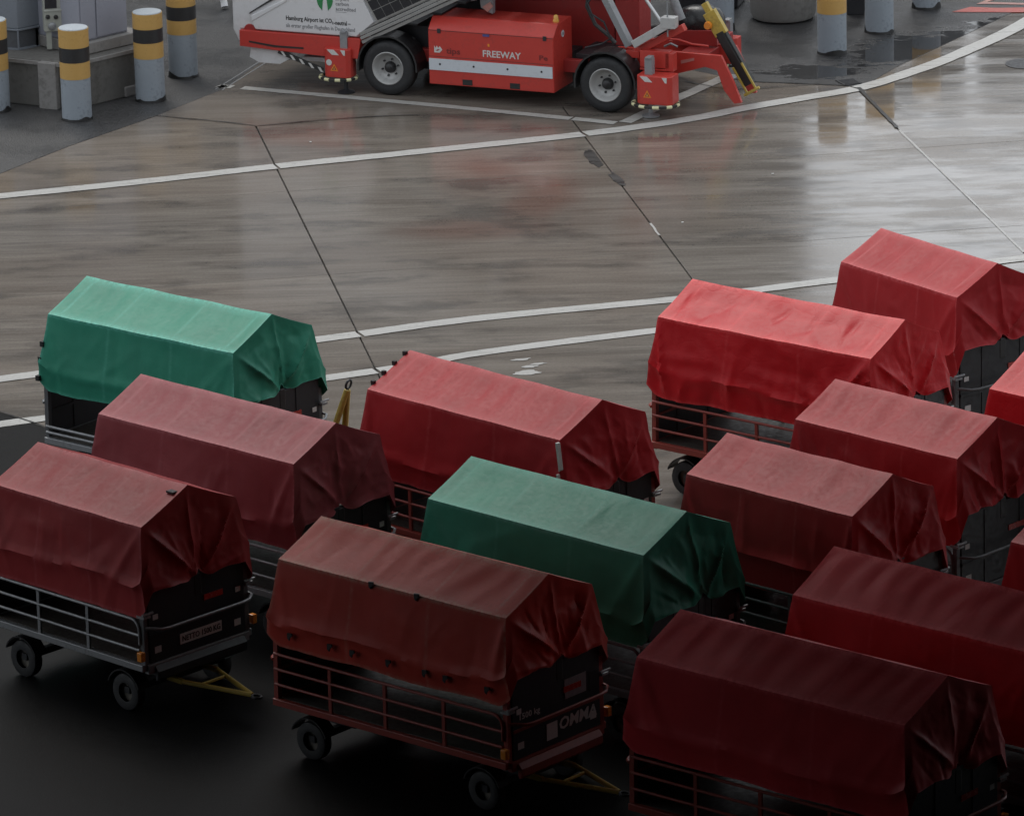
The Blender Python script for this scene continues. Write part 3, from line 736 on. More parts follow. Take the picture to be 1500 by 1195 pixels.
CARTS = {
 'G1': dict(low=True, p=(-3.73, 65.31, -39.1, 2.79, 1.34), seed=1, col='green', frame='grey', plate=None, bar='up', label='bright green covered cart with raised yellow drawbar, farthest at the left', fold=.085, gy=.0, hw=.05, zh=1.16),
 'M1': dict(p=(-2.92, 61.26, -42.5, 2.91, 1.31), seed=2, col='maroon', frame='grey', plate=None, label='long faded maroon covered cart in front of the bright green one', rip=.007, fold=.06, wr=1.1, zh=1.12),
 'L1': dict(p=(-4.13, 59.08, -44.5, 2.28, 1.31), seed=3, col='oldred', frame='grey', plate='netto', label='dull red covered cart with bare steel rails cut by the left edge', fold=.10, gy=.05, wr=1.2, cr=.36, zh=1.10),
 'O1': dict(p=(-.81, 56.19, -41.4, 2.99, 1.28), seed=4, col='orange', frame='red', plate='omma', label='rust red covered cart on a red railed frame in the middle front', fold=.09, gy=.0, zh=1.17, zr=2.33),
 'R1': dict(p=(-.07, 61.87, -44.6, 2.88, 1.32), seed=5, col='red', frame='red', plate=None, label='red covered cart with a pale split corner seam behind the darker green one', rip=.007, fold=.06, gy=.08, zh=1.12),
 'G2': dict(p=(.64, 58.00, -43.0, 2.93, 1.32), seed=6, col='green_dull', frame='dark', plate=None, label='darker green covered cart in the middle among the red ones', fold=.09, gy=.05, zh=1.10, wr=.9),
 'R7': dict(p=(3.21, 64.49, -39.2, 2.93, 1.30), seed=7, col='bright', frame='red', plate=None, label='brightest crumpled red covered cart with open red rails below', wr=2.6, nf=26, fold=.07, gy=.12, zh=1.15, cr=.33, sag=.03),
 'R8': dict(p=(4.94, 66.55, -53.1, 2.02, 1.22), seed=8, el=.24, col='red', frame='dark', plate=None, label='short red covered cart farthest away at the right edge', fold=.09, zh=1.10),
 'R9': dict(p=(4.25, 60.63, -43.7, 2.21, 1.32), seed=9, el=.24, col='red', frame='dark', plate=None, label='faded red covered cart with rippled roof right of the brightest red one', rip=.009, fold=.10, wr=1.2, zh=1.12),
 'R10': dict(p=(3.03, 58.81, -43.7, 2.23, 1.28), seed=10, el=.24, col='red', frame='dark', plate='netto', label='short red covered cart beside the darker green one with pleats at its left end', fold=.09, cr=.34, sag=.03, wr=1.1, zh=1.05),
 'R11': dict(p=(4.20, 54.75, -40.9, 2.90, 1.32), seed=11, col='crimson', frame='dark', plate=None, label='dark crimson covered cart cut by the right edge in the front row', rip=.006, zh=1.12, zr=2.37),
 'R12': dict(p=(2.74, 53.00, -40.7, 3.14, 1.34), seed=12, col='crimson', frame='red', plate=None, label='darkest covered cart nearest the viewer at the bottom right', fold=.06, wr=.8, zh=1.12),
 'R13': dict(p=(6.42, 61.55, -42, 2.3, 1.3), seed=13, col='bright', frame='dark', plate=None, label='bright red covered cart with only its left corner showing at the right edge', zh=1.12),
 'R14': dict(p=(6.20, 56.36, -42, 2.3, 1.3), seed=14, col='red', frame='dark', plate=None, label='red covered cart, a narrow sliver at the lower right edge', zh=1.12),
}
built = {k: make_cart(v) for k, v in CARTS.items()}
# small things that only some carts have
def tarp_hook(cart, x, y, z, r=(.02, .03)):
    obj('tie_hook', MB().prism([(x-.03, z+.035), (x+.03, z+.04), (x+.035, z+.012), (x+.005, z-.01), (x-.005, z-.04), (x-.03, z-.02)], y-.012, y+.004, 'y'), BLACK, cart)
ct = built['O1'][0]; L_, W_ = CARTS['O1']['p'][3:5]
for fx_ in (.42, .62): tarp_hook(ct, -L_/2+L_*fx_, -W_/2-.012, 2.035)
for fx_ in (.08, .26, .36, .52, .68, .77, .95): tarp_hook(ct, -L_/2+L_*fx_, -W_/2-.128, 1.32)
ct = built['R1'][0]; L_, W_ = CARTS['R1']['p'][3:5]
obj('seam_strip', MB().prism([(L_/2-.01, 2.03), (L_/2+.018, 2.03), (L_/2+.055, 1.74), (L_/2+.035, 1.72)], -W_/2-.06, -W_/2-.012, 'y'), WHITE, ct)
obj('seam_strip', MB().prism([(L_/2+.03, 1.70), (L_/2+.05, 1.70), (L_/2+.075, 1.45), (L_/2+.06, 1.45)], -W_/2-.10, -W_/2-.06, 'y'), WHITE, ct)
for k in range(4):      # lashing knots up the left gable of the red cart
    f = .15+.25*k
    obj('tie_hook', MB().box(-L_/2-.03, -L_/2+.012, -W_/2*(1-f)-.02, -W_/2*(1-f)+.02, 2.05+.29*f-.02, 2.05+.29*f+.03), BLACK, ct)
ct = built['G1'][0]; L_, W_ = CARTS['G1']['p'][3:5]
for z_ in (1.30, 1.52, 1.70): obj('tie_hook', MB().box(-L_/2-.125+.12*(z_-1.3), -L_/2-.075+.12*(z_-1.3), -W_/2-.14+.12*(z_-1.2), -W_/2-.08+.12*(z_-1.2), z_-.03, z_+.03), BLACK, ct)
ct = built['L1'][0]; L_, W_ = CARTS['L1']['p'][3:5]
obj('vent_patch', MB().box(L_/2-.14, L_/2-.04, -.17, -.05, 2.27, 2.29), BLACK, ct)

# ------------------------------------------------------------------ towed boarding stairs
VY = R(-23.07)
V = thing('boarding_stairs', 'red and white towed aircraft boarding stairs with solar panel, cut by the top edge', 'boarding stairs', (-1.649, 83.523, 0), VY)
def vobj(name, mb, mat, parent=None, smooth=None, bevel=.006): return obj(name, mb, mat, parent or V, smooth, bevel)
# wheels
def big_wheel(u, v, s):
    w = link('wheel', cached('bigtyre', lambda: MB().lathe([(.22, -.11), (.30, -.125), (.36, -.12), (.392, -.095), (.40, -.06), (.40, .06), (.392, .095), (.36, .12), (.30, .125), (.22, .11)], axis='y', n=36, cap=False).mesh('wheel', RUBBER, 40)), V, (u, v, .402))
    rim = link('rim', cached(('bigrim', s), lambda: MB().lathe([(.0, .0), (.10, -.01*s), (.15, -.03*s), (.19, -.055*s), (.205, -.10*s), (.232, -.128*s), (.242, -.122*s), (.238, .0)], axis='y', n=36).mesh('rim', RIM_GREY, 40)), w)
    link('hub', cached(('bighub', s), lambda: MB().lathe([(.0, -.10*s), (.045, -.10*s), (.065, -.085*s), (.085, -.03*s), (.085, .0)], axis='y', n=24).mesh('hub', BLACK, 40)), w)
    for k in range(6):
        a = R(60*k+15)
        link('wheel_bolt', cached(('bolt', s), lambda: MB().lathe([(.0, -.045*s), (.014, -.045*s), (.016, .0)], axis='y', n=8).mesh('wheel_bolt', DARK_STEEL)), w, (.125*math.cos(a), 0, .125*math.sin(a)))
for u in (0.0, 3.34):
    big_wheel(u, .125, 1); big_wheel(u, 2.2, -1)
    mb = MB(); A = [R(-5+15*k) for k in range(14)]
    for a, b in zip(A, A[1:]):
        mb.prism([(u+.47*math.cos(a), .42+.47*math.sin(a)), (u+.47*math.cos(b), .42+.47*math.sin(b)), (u+.445*math.cos(b), .42+.445*math.sin(b)), (u+.445*math.cos(a), .42+.445*math.sin(a))], -.02, .34, 'y')
    vobj('mudguard', mb, BLACK, bevel=0)
    vobj('mudguard', MB().prism([(u-.46, .44), (u-.3, .80), (u, .895), (u+.3, .80), (u+.46, .44)], .30, .33, 'y'), BLACK)
# chassis
vobj('chassis', MB().box(-2.28, 4.2, .34, .46, .46, .64).box(-2.28, 4.2, 1.86, 1.98, .46, .64).box(-.3, -.2, .46, 1.86, .46, .62).box(2.9, 3.0, .46, 1.86, .46, .62), VRED_D)
vobj('underframe', MB().box(-.45, .6, .45, 1.8, .32, .95).box(.7, 2.5, .72, 1.95, .16, .62).box(2.7, 3.6, .5, 1.8, .32, .7), DARK_STEEL)
vobj('rear_sill', MB().prism([(-2.31, .81), (-2.31, .575), (-1.2, .525), (-.93, .515), (-.45, .515), (-.40, .81)], -.02, .30, 'y'), VRED)
vobj('sill_slot', MB().prism([(-2.16, .665), (-2.16, .640), (-1.75, .595), (-1.30, .60), (-1.30, .625), (-1.75, .625)], -.026, -.018, 'y'), INK, bevel=0)
# white body
vobj('body', MB().prism([(-2.44, 3.2), (-2.44, .80), (-2.36, .64), (-2.318, .62), (-2.318, .812), (-.47, .812), (-.19, 1.05), (-.42, 1.50), (-.55, 1.75), (.9, 2.9), (.9, 3.2)], .05, 1.9, 'y'), VWHITE, bevel=.02)
bp = vobj('side_panel', MB().prism([(-2.07, .83), (-2.13, .94), (-2.13, 1.03), (-1.56, 1.32), (-.9, 1.66), (-.62, 1.80), (-.40, 1.47), (-.20, 1.06), (-.48, .83)], .015, .048, 'y'), VWHITE, bevel=.012)
vobj('panel_bevel', MB().prism([(-2.12, .945), (-2.122, 1.025), (-1.56, 1.312), (-1.56, 1.275)], .004, .0135, 'y'), VWHITE, bp, bevel=.004)
vobj('grab_slot', MB().prism([(-2.17, 1.045), (-2.155, 1.07), (-1.70, 1.36), (-1.68, 1.335)], .030, .0485, 'y'), INK, bevel=0)
vobj('hinge_cover', MB().lathe([(.0, -.02), (.09, -.02), (.12, .02), (.12, .2), (.0, .2)], (-2.17, .06, .80), axis='y', n=14), VRED_D)
FR = lambda u, v, z, sh=0: Matrix(((1, 0, 0, u), (0, 0, -1, v), (0, 1, 0, z), (0, 0, 0, 1)))     # text on the near side
lettering('Hamburg Airport ist CO', .088, INK, bp, FR(-1.58, .0135, 1.005), .0018, 0, .72)
lettering('2', .05, INK, bp, FR(-.855, .0135, .99), .0012)
lettering('-neutral \u2013', .088, INK, bp, FR(-.825, .0135, .985), .0018, 0, .26)
lettering('als erster gro\u00dfer Flughafen in Deutschland', .082, GREY_INK, bp, FR(-1.58, .0135, .90), .0005, 0, 1.08)
for i, s_ in enumerate(('airport', 'carbon', 'accredited')):
    lettering(s_, .075, GREY_INK, bp, FR(-.79, .0135, 1.345-.075*i), .0008)
obj('underline', MB().box(-.79, -.62, .012, .0145, 1.172, 1.176), GREY_INK, bp)
for s in (-1, 1):      # round emblem: two green halves with a white runway tapering between
    poly = []
    for k in range(13):
        a = R(-90+15*k) if s == 1 else R(-90-15*k)
        x_ = .125*math.cos(a); z_ = .165*math.sin(a)
        lim = .012+.022*(.165-z_)/.33*1.6
        poly.append((-.955+(max(x_, lim) if s == 1 else min(x_, -lim)), 1.345+z_))
    obj('emblem', MB().prism(poly, .010, .0145, 'y'), GREEN_INK, bp)
# rear underside pieces
vobj('skid_plate', MB().prism([(-2.17, .57), (-2.20, .40), (-2.05, .33), (-1.72, .33), (-1.42, .50), (-1.42, .54)], .06, .5, 'y'), VWHITE)
vobj('skid_plate', MB().box(-1.45, -.95, .25, .6, .36, .42), VWHITE)
hz_ = vobj('hazard_bar', MB().bar((-1.72, .02, .535), (-1.02, .02, .30), .02, .07), INK)
for k in range(5):
    a = Vector((-1.64+.145*k, .008, .508-.0487*k)); obj('hazard_stripe', MB().prism([(a.x-.04, a.z+.035), (a.x, a.z+.03), (a.x+.05, a.z-.04), (a.x+.01, a.z-.035)], .0, .0085, 'y'), WHITE, hz_)
# outriggers
def outrigger(u0, u1, zb, zt, v0, v1, foot_u, flip):
    s = vobj('outrigger', MB().prism([(u0, v0+.05), (u0+.06, v0), (u1-.06, v0), (u1, v0+.05), (u1, v1), (u0, v1)], zb, zt, 'z'), VRED, bevel=.012)
    ny = v0 if not flip else v1
    e = -.004 if not flip else .004
    def plate(nm, poly, m, dd=1): return obj(nm, MB().prism(poly, ny+e*dd*.3, ny+e*dd, 'y'), m, s)
    plate('chevron', [(u0+.06, zt-.01), (u0+.17, zt-.01), (u0+.25, zt-.085), (u0+.14, zt-.085)], WHITE)
    plate('chevron', [(u1-.14, zt-.01), (u1-.065, zt-.01), (u1-.065, zt-.085), (u1-.09, zt-.085)], WHITE)
    plate('warning_sign', [(u0+.11, zb+.10), (u0+.23, zb+.10), (u0+.17, zb+.205)], ORANGE)
    plate('warning_sign', [(u0+.135, zb+.115), (u0+.205, zb+.115), (u0+.17, zb+.178)], VRED_D, 1.6)
    plate('warning_sign', [(u0+.157, zb+.122), (u0+.183, zb+.122), (u0+.17, zb+.160)], YELLOW, 2.2)
    cu, cv, rr = (u0+u1)/2-.03, (v0+v1)/2, (u1-u0)/2+.07
    ring = [(cu+rr*math.cos(R(a)), cv+.75*rr*math.sin(R(a)), zb-.015) for a in range(0, 360, 12)]
    obj('guard_ring', MB().tube(ring, .018, 6, True), INK, s, smooth=60)
    for a in range(170, 400, 36):
        seg = [(cu+rr*math.cos(R(a+k)), cv+.75*rr*math.sin(R(a+k)), zb-.015) for k in (0, 8, 16)]
        obj('guard_ring_mark', MB().tube(seg, .024, 8), paint('pale_yellow', (.72, .70, .42), .4, .1, dirtamt=.1), s, smooth=60)
    obj('jack', MB().lathe([(.0, .0), (.125, .0), (.125, .018), (.05, .04), (.03, .06), (.03, zb), (.0, zb)], (foot_u, cv, .007), n=24), GREY_STEEL if u0 > 0 else DARK_STEEL, s, smooth=40)
    obj('jack_head', MB().box(foot_u-.055, foot_u+.055, v0+.08, v0+.19, zt, zt+.23).box(foot_u-.04, foot_u+.04, v0+.06, v0+.21, zt+.23, zt+.25), VGREY, s)
    return s
o_ = outrigger(-.95, -.54, .24, .66, -.12, .12, -.66, False)
obj('decal', MB().lathe([(.0, .0), (.045, .0), (.045, .004), (.0, .004)], (-.86, -.125, .46), axis='y', n=18), WHITE, o_)
vobj('outrigger_arm', MB().box(-.92, -.56, .0, .3, .56, .78), VRED)
outrigger(3.86, 4.39, .21, .62, -.14, .16, 4.02, False)
outrigger(4.12, 4.45, .24, .62, 2.28, 2.50, 4.28, True)
vobj('outrigger_arm', MB().box(3.80, 4.24, .18, .34, .66, .90).box(4.18, 4.30, .18, .34, .62, .88).box(3.80, 4.2, .17, .30, .62, .65), VRED)
vobj('outrigger_arm', MB().box(4.0, 4.4, 1.9, 2.3, .56, .72), VRED_D)
# engine box
bx = vobj('power_box', MB().prism([(-.02, .235), (-.02, 1.035), (.15, 1.195), (.68, 1.195), (.68, .235)], .655, 2.575, 'x'), VRED, bevel=.012)
st_ = obj('reflective_strip', MB().box(.662, 2.555, -.029, -.0215, .445, .612), STRIPE, bx)
for k in range(4): obj('rivet', MB().lathe([(.0, -.006), (.016, -.004), (.016, .0)], (.83+.52*k, -.029, .535), axis='y', n=10), DARK_STEEL, st_)
for (a, b) in ((1.17, 1.32), (1.9, 2.05)): obj('fork_pocket', MB().box(a, b, -.026, -.0205, .255, .335), INK, bx)
obj('lid_seam', MB().box(.66, 2.57, -.0225, -.0195, 1.018, 1.024).box(.66, 2.57, -.0225, -.0195, .640, .645), INK, bx)
for u_k in (.80, 2.42): obj('lid_latch', MB().box(u_k, u_k+.05, -.032, -.0195, .985, 1.05), DARK_STEEL, bx)
lettering('FREEWAY', .135, WHITE, bx, FR(1.485, -.0215, .69), .0025, 0, .585)
lettering('tips', .12, DARKRED_INK, bx, FR(.93, -.0215, .695), .003, 0, .22)
lettering('Pe', .10, DARKRED_INK, bx, FR(2.35, -.0215, .70), .003, 0, .13)
obj('emblem', MB().prism([(.745, .70), (.745, .80), (.765, .765), (.785, .80), (.805, .765), (.83, .795), (.87, .745), (.83, .70)], -.0235, -.0205, 'y'), WHITE, bx)
obj('emblem', MB().prism([(.765, .725), (.80, .75), (.835, .745), (.80, .725)], -.0245, -.0236, 'y'), VRED_D, bx)
obj('latch', MB().box(1.50, 1.60, -.035, -.0205, .985, 1.015), paint('blue_print', (.08, .08, .25), .4, .1, dirtamt=0), bx)
obj('sticker', MB().box(1.57, 1.60, -.0235, -.0205, .84, .88), ORANGE, bx)
bc = obj('beacon', MB().lathe([(.0, .0), (.045, .0), (.045, .025), (.036, .03), (.034, .08), (.02, .10), (.0, .105)], (2.50, .28, 1.196), n=16), paint('beacon_amber', (.75, .42, .10), .25, .1, dirtamt=.1), bx, smooth=40)
obj('round_badge', MB().lathe([(.0, .0), (.05, .0), (.05, .006), (.0, .006)], (2.576, .33, 1.02), axis='x', n=18), STRIPE, bx)
obj('round_badge', MB().lathe([(.0, .0), (.025, .0), (.025, .003), (.0, .003)], (2.582, .33, 1.02), axis='x', n=14), GREY_INK, bx)
# stairs going up: aluminium stringers, solar panel, dark flight inside
sd_ = Vector((1.0, 0, .49)).normalized(); nn_ = Vector((-.44, 0, .9)).normalized()
p0 = Vector((-.42, 0, .815))
for k, (off, th, vv) in enumerate(((.035, .05, .03), (.095, .045, .0), (.15, .05, .03), (.20, .03, .06))):
    a = p0 + nn_*(off-.10) + sd_*(.02 if k else 0)
    vobj('stringer', MB().bar((a.x, vv, a.z), (a.x+sd_.x*4.2, vv, a.z+sd_.z*4.2), .05, th, tuple(nn_)), ALU, bevel=.004)
vobj('stringer', MB().bar((-.1, 1.7, .95), (3.6, 1.7, 2.75), .08, .25, tuple(nn_)), ALU)
for k in range(9):
    q = Vector((.1, 0, 1.05)) + sd_*(.42*k)
    vobj('tread', MB().box(q.x, q.x+.32, .15, 1.62, q.z-.03, q.z), DARK_STEEL)
sp = Vector((-.14, .02, 1.045)); ud = sd_; wd = Vector((-.50, 0, .865)).normalized()
def spq(a, b, c, d): return [((sp+ud*x+wd*z).x, (sp+ud*x+wd*z).z) for (x, z) in ((a, b), (c, b), (c, d), (a, d))]
sol = vobj('solar_panel', MB().prism(spq(0, .02, 2.2, 1.0), .012, .04, 'y'), ALU, bevel=0)
for i in range(14):
    for j in range(6):
        obj('solar_cell', MB().prism(spq(.03+.154*i, .045+.155*j, .03+.154*i+.144, .045+.155*j+.145), .006, .0115, 'y'), SOLAR, sol)
# machinery behind the box
vobj('inner_housing', MB().prism([(1.15, .5), (1.15, 2.0), (3.0, 2.2), (3.0, .5)], 1.25, 1.9, 'y'), VRED_D)
vobj('inner_housing', MB().prism([(.4, .6), (.4, 1.4), (1.1, 1.9), (1.13, .6)], 1.3, 1.8, 'y'), DARK_STEEL)
vobj('mast_cabinet', MB().box(3.05, 3.42, 1.15, 1.6, .55, 2.2), VRED_D, bevel=.01)
obj('round_badge', MB().lathe([(.0, .0), (.05, .0), (.05, -.006), (.0, -.006)], (3.22, 1.149, 1.42), axis='y', n=18), STRIPE, V)
vobj('bracket', MB().prism([(1.25, 1.9), (1.32, 1.30), (1.50, 1.22), (1.52, 1.9)], .35, .45, 'y'), VGREY)
vobj('warning_diamond', MB().prism([(1.35, 1.32), (1.47, 1.40), (1.52, 1.34), (1.43, 1.25)], .330, .345, 'y'), paint('pink_sign', (.55, .28, .24), .4, .4, dirt=(.4, .05, .04), dirtamt=.6, scale=22), bevel=0)
vobj('lever', MB().prism([(.98, 1.42), (1.05, 1.36), (1.25, 1.40), (1.30, 1.50), (1.1, 1.55)], .35, .40, 'y'), VGREY)
# lift legs and arm at the front
vobj('lift_leg', MB().bar((3.06, .32, 1.95), (3.60, .32, .92), .09, .16, (0, 1, 0)), VGREY)
vobj('cable_chain', MB().tube([(3.02, .27, 1.75), (2.98, .27, 1.45), (3.1, .27, 1.2), (3.3, .27, 1.05), (3.4, .27, .95)], .03, 7), INK, bevel=0)
vobj('cable', MB().tube([(3.10, .25, 1.65), (3.0, .25, 1.5), (3.06, .25, 1.35), (3.24, .25, 1.25), (3.34, .25, 1.02), (3.2, .25, .93), (2.95, .25, .86)], .015, 6), DARK_STEEL, bevel=0)
vobj('cable', MB().tube([(2.5, 1.2, 1.6), (2.75, 1.15, 1.35), (3.0, 1.1, 1.42), (3.1, .6, 1.7)], .03, 6), BLACK, bevel=0)
vobj('cross_arm', MB().bar((3.70, .24, .97), (4.30, .24, 1.34), .11, .15, (0, 1, 0)).box(4.13, 4.34, .16, .32, 1.24, 1.40), paint('arm_white', (.46, .46, .45), .4, .1, dirtamt=.3), bevel=.008)
vobj('cross_beam', MB().bar((3.70, .34, .84), (4.42, .34, 1.24), .10, .12, (0, 1, 0)).box(3.56, 3.76, .26, .38, .76, .86), VRED)
vobj('piston', MB().tube([(3.72, .30, 1.80), (4.18, .26, 1.20)], .025, 10), paint('chrome', (.6, .6, .6), .2, .1, metal=.8, dirtamt=.1), smooth=50, bevel=0)
vobj('piston', MB().tube([(3.95, .75, 1.9), (4.22, .75, 1.24)], .06, 12), VGREY, smooth=50, bevel=0)
vobj('aerial', MB().tube([(4.22, .2, 1.12), (4.22, .2, 2.0)], .012, 6), VGREY, bevel=0)
# towing frame
for v_ in (.62, 1.22):
    vobj('tow_beam', MB().prism([(3.3, .82), (3.3, .52), (3.9, .40), (4.62, .62), (4.80, .58), (4.90, .30), (5.05, .12), (5.16, .14), (5.02, .48), (4.86, .80)], v_-.03, v_+.03, 'y'), VRED)
vobj('tow_crossmember', MB().box(4.2, 4.62, .651, 1.189, .60, .78).box(3.5, 3.6, .651, 1.189, .56, .74), VRED_D)
vobj('tow_crossmember', MB().bar((3.95, 1.1, .88), (4.62, 1.1, .92), .07, .22), VRED_D)
vobj('hose', MB().tube([(3.8, .8, .83), (3.98, .8, .93), (4.15, .8, .93), (4.35, .8, .88), (4.6, .8, .87)], .018, 6), VRED, bevel=0)
vobj('hose', MB().tube([(3.95, .75, .83), (4.05, .75, .88), (4.15, .75, .84)], .018, 6), GREY_STEEL, bevel=0)
vobj('lettering_plate', MB().prism([(4.26, .64), (4.46, .70), (4.46, .74), (4.26, .69)], .585, .5895, 'y'), paint('faded_pink', (.5, .2, .18), .4, .2, dirtamt=.3), bevel=0)
# folded drawbar, yellow over black
d0, d1 = Vector((4.50, .92, 1.46)), Vector((5.22, .92, .25)); dd_ = (d1-d0)
vobj('drawbar', MB().bar(d0+dd_*.36, d0+dd_*.93, .16, .10, (0, 1, 0)).bar(d0+dd_*.33, d0+dd_*.93, .11, .14, (0, 1, 0)), INK)
vobj('drawbar_head', MB().bar(d0, d0+dd_*.14, .09, .08, (0, 1, 0)).bar(d0+dd_*.10, d0+dd_*.36, .19, .10, (0, 1, 0)), YELLOW)
nv = Vector((0, 1, 0)).cross(dd_.normalized())
for s in (-1, 1): vobj('drawbar_rail', MB().bar(d0+dd_*.70+Vector((0, -.07, 0))+nv*(.075*s), d0+dd_*1.0+Vector((0, -.07, 0))+nv*(.075*s), .03, .03, (0, 1, 0)), YELLOW)
vobj('drawbar_pin', MB().tube([d1+nv*.13+Vector((0, -.07, 0)), d1-nv*.13+Vector((0, -.07, 0))], .022, 8), YELLOW, bevel=0)
vobj('marker_light', MB().lathe([(.0, -.05), (.05, -.05), (.06, 0), (.0, .0)], (4.585, .84, 1.16), axis='y', n=14), ORANGE, bevel=0)
# black covered reel behind the frame
mb = MB(); ring_n = 16
prof = [(.0, .40), (.14, .385), (.25, .33), (.31, .22), (.33, .08), (.31, .0), (.0, .0)]
mb.lathe(prof, n=ring_n)
mb.v = [(x*1.12+4.28, y*.8+1.35, z*.85+.98+.02*noise.noise(Vector((x*9, y*9, z*9)))) for (x, y, z) in mb.v]
vobj('cable_reel_cover', mb, paint('black_cover', (.012, .012, .013), .3, .3, dirtamt=.1), smooth=60, bevel=0)
vobj('reflector', MB().box(4.52, 4.64, 1.02, 1.03, 1.14, 1.22), WHITE, bevel=0)
vobj('reflector', MB().box(4.53, 4.64, 1.02, 1.03, 1.06, 1.135), paint('pink_reflector', (.6, .16, .15), .3, .1, dirtamt=.1), bevel=0)

# ------------------------------------------------------------------ bollards
BOL = [(-6.04, 82.66, 1.33, (.27, .21, .24), 'yellow and black banded bollard in front, nearest the camera of the left row'),
       (-5.05, 83.64, 1.30, (.23, .20, .23), 'yellow and black banded bollard right of the electrical cabinet'),
       (-4.64, 85.02, 1.30, (.24, .20, .21), 'yellow and black banded bollard set back behind the stairs, cut by the top edge'),
       (-7.24, 83.27, 1.33, (.27, .21, .24), 'bollard mostly cut off by the left edge'),
       (4.80, 85.42, 1.33, (.27, .21, .24), 'grey bollard with yellow band nearest the right end of the stairs, beside the concrete block'),
       (5.57, 86.65, 1.33, (.27, .21, .24), 'grey bollard second from the concrete block, its bands out of frame'),
       (6.37, 88.12, 1.33, (.27, .21, .24), 'farthest grey bollard by the red marking, only its foot showing'),
       (3.23, 87.0, 1.33, (.27, .21, .24), 'banded bollard standing behind the yellow drawbar')]
for (x, y, h, bands, lab) in BOL:
    t = thing('bollard', lab, 'bollard', (x, y, .004), 0, 'banded bollards by the roadway')
    r = .212
    tp = h
    obj('post', MB().lathe([(.0, .0), (r, .0), (r, h-.02), (r-.012, h-.012), (.0, h-.012)], n=32), B_GREY, t, smooth=40)
    for k, (bh, m) in enumerate(zip(bands, (B_YEL, B_BLK, B_YEL))):
        z1 = tp-.012 if k == 0 else tp; z0_ = tp-bh
        obj('band', MB().lathe([(r-.01, z0_), (r+.003, z0_), (r+.003, z1-.001), (r-.01, z1-.001)], n=32), m, t, smooth=40); tp -= bh
    obj('cap', MB().lathe([(.0, h-.011), (r-.004, h-.011), (r-.010, h), (.0, h+.004)], n=32), B_CAP, t, smooth=50)
    mb = MB(); n = 36; seq = []
    for k in range(n):
        a = 2*math.pi*k/n; seq.append((a, .035+.12*max(0, noise.noise(Vector((math.cos(a)*1.1+x, math.sin(a)*1.1+y, 0)))+.05+.04*noise.noise(Vector((a*4, x, y))))))
    vs = [((r+.004)*math.cos(a), (r+.004)*math.sin(a), z) for (a, zt) in seq for z in (0, zt)]
    vs += [((r+.012)*math.cos(a), (r+.012)*math.sin(a), 0.001) for (a, zt) in seq]
    fs = []
    for k in range(n):
        j = (k+1) % n; fs.append((2*k, 2*j, 2*j+1, 2*k+1)); fs.append((2*n+k, 2*n+j, 2*j+1, 2*k+1))
    mb.add(vs, fs); obj('tar_collar', mb, TAR, t)

# ------------------------------------------------------------------ electrical cabinets on their plinth
P = thing('cabinet_plinth', 'weathered concrete plinth under the grey cabinets behind the left bollards', 'plinth', (0, 0, 0))
obj('plinth_block', MB().prism([(-6.12, 83.16), (-5.02, 84.20), (-6.1, 85.6), (-9.2, 85.6), (-9.2, 84.75)], .004, .69, 'z'), PLINTH, P, bevel=.02)
obj('corner_pier', MB().prism([(-6.62, 83.30), (-6.36, 83.18), (-6.30, 83.29), (-6.56, 83.42)], .004, .68, 'z'), PLINTH_L, P, bevel=.01)
obj('ledge', MB().prism([(-5.98, 83.55), (-5.16, 84.33), (-6.15, 85.4), (-7.0, 84.6)], .695, .86, 'z'), PLINTH_L, P, bevel=.015)
for (a, b) in (((-6.16, 83.115), (-5.04, 84.17)), ((-9.2, 84.71), (-6.16, 83.115))):
    obj('edge_strip', MB().bar((a[0], a[1], .66), (b[0], b[1], .66), .03, .05), PLINTH_L, P)
mb = MB().prism([(-5.42, 83.80), (-5.26, 83.95), (-5.33, 84.05), (-5.5, 83.88)], .004, .16, 'z')
tag(obj('concrete_chunk', mb, PLINTH_L, bevel=.02), 'small broken concrete lump at the foot of the plinth', 'rubble')
CB = thing('electrical_cabinet', 'pale lavender grey electrical cabinet on the concrete ledge', 'cabinet', (0, 0, 0))
obj('cabinet_body', MB().prism([(-6.02, 83.66), (-5.38, 84.28), (-6.05, 85.0), (-6.75, 84.35)], .862, 2.4, 'z'), CAB_B, CB, bevel=.01)
dx, dy = .64, .62
for (a, b) in ((.02, .32), (.35, .98)):
    p_ = (-6.02+dx*a+.008, 83.66+dy*a-.008); q_ = (-6.02+dx*b+.008, 83.66+dy*b-.008)
    obj('door', MB().bar((p_[0], p_[1], 1.62), (q_[0], q_[1], 1.62), .016, 1.46), CAB_B, CB, bevel=.004)
CA = thing('electrical_cabinet', 'dark blue grey cabinet on a bracketed frame at the left edge', 'cabinet', (0, 0, 0))
CAp = [(-6.93, 84.02), (-6.42, 84.42), (-6.9, 85.1), (-8.0, 85.1), (-8.0, 84.45)]
def grow(poly, s):
    c = sum((Vector(p) for p in poly), Vector((0, 0)))/len(poly); return [tuple(c+(Vector(p)-c)*s) for p in poly]
obj('cabinet_body', MB().prism(CAp, 1.0, 2.4, 'z'), CAB_A, CA, bevel=.012)
obj('lip', MB().prism(grow(CAp, 1.03), .97, .998, 'z'), CAB_A, CA, bevel=.006)
obj('base_frame', MB().prism(grow(CAp, .96), .70, .968, 'z'), paint('base_grey', (.085, .09, .10), .5, .2, dirtamt=.3), CA)
obj('base_flange', MB().prism(grow(CAp, 1.02), .692, .715, 'z'), CAB_A, CA)
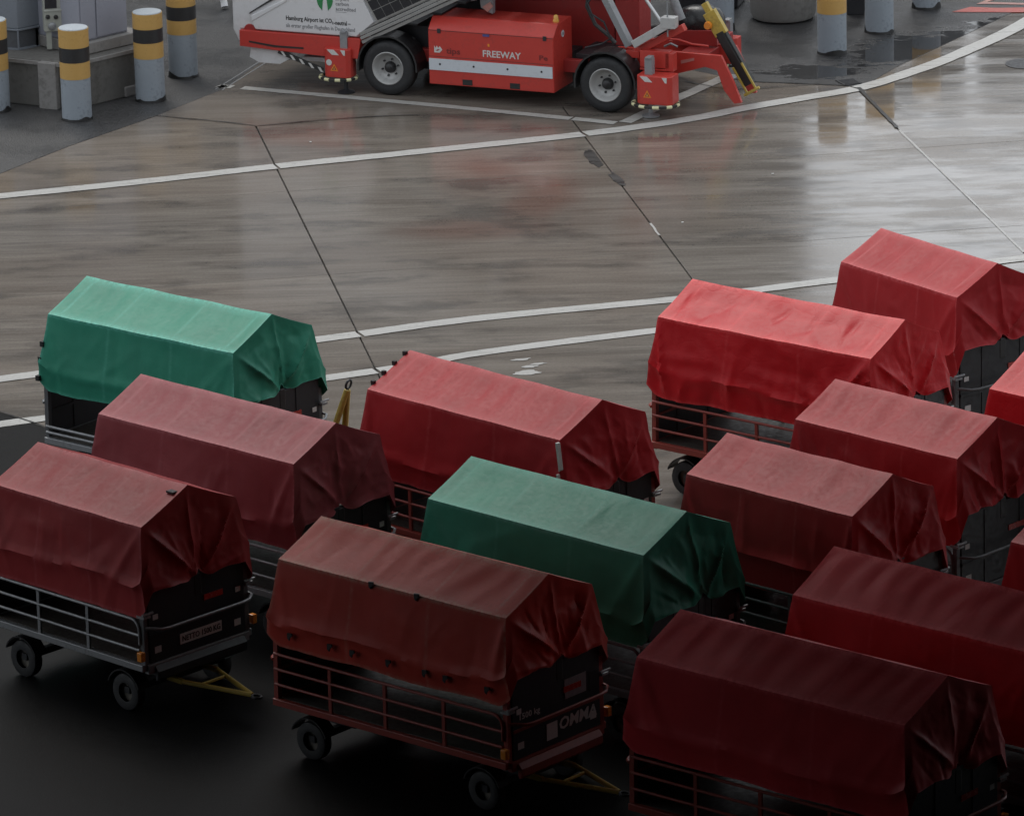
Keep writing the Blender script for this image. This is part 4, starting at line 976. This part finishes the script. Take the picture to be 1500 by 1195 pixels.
for i in (0, 1, 4):
    for f in (.0, .5):
        a = Vector(CAp[i]); b = Vector(CAp[(i+1) % 5]) if i == 0 else Vector(CAp[i-1] if i == 1 else CAp[0]); p_ = a.lerp(b, f)
        obj('bracket', MB().box(p_.x-.012, p_.x+.012, p_.y-.03, p_.y+.02, .716, .966), CAB_A, CA)
SP = thing('socket_box', 'pale grey socket box with round outlets between the two cabinets', 'socket box', (-6.42, 83.95, 0), R(12))
obj('socket_housing', MB().box(-.13, .13, -.06, .1, .98, 1.28), SOCK, SP, bevel=.012)
obj('meter_housing', MB().box(-.13, .13, -.05, .1, 1.285, 1.8).box(-.135, .135, -.07, .1, 1.27, 1.30), SOCK, SP, bevel=.008)
obj('meter_window', MB().box(-.11, .06, -.056, -.051, 1.32, 1.6), DARK_STEEL, SP)
for (x, z, r) in ((-.075, 1.20, .03), (.04, 1.19, .03), (-.02, 1.06, .055)):
    obj('socket', MB().lathe([(.0, -.035), (r*.6, -.035), (r, -.02), (r*1.1, .0)], (x, -.06, z), axis='y', n=16), BLACK if r < .05 else GREY_STEEL, SP, smooth=40)
obj('conduit', MB().box(-.10, -.03, -.03, .04, .72, .98), SOCK, SP)
# concrete block, dark post and pipe at the top edge
o = obj('concrete_block', MB().lathe([(.0, .0), (.40, .0), (.46, .03), (.49, .10), (.50, .5), (.50, 1.4), (.0, 1.4)], n=40), BLOCK, smooth=35, loc=(4.2, 87.68, .004))
tag(o, 'big round weathered concrete block standing behind the right bollards', 'concrete block')
o = obj('dark_bin', MB().prism([(-.12, -.12), (.14, -.12), (.14, .2), (-.12, .2)], .004, 1.1, 'z').box(-.14, .16, -.14, .22, 1.1, 1.16).box(.142, .16, -.1, -.08, .05, 1.0), DARK_STEEL, bevel=.01, loc=(5.28, 87.85, 0))
tag(o, 'narrow black metal post box between two right bollards at the top edge', 'post box')
o = obj('concrete_block', MB().prism([(-.6, -.3), (.35, -.3), (.5, .3), (-.6, .3)], .004, 1.2, 'z'), DARK_STEEL, bevel=.04, loc=(3.2, 88.6, 0))
tag(o, 'dark base block in the shade behind the bollard at the drawbar', 'base block')
pp = [(-4.42, 89.2, .5), (-4.32, 89.2, .3), (-4.22, 89.2, .14), (-4.20, 89.15, .04)]
o = obj('hose_end', MB().tube(pp, .055, 10), VWHITE, smooth=60); tag(o, 'white pipe end hanging at the top edge left of the stairs', 'pipe')
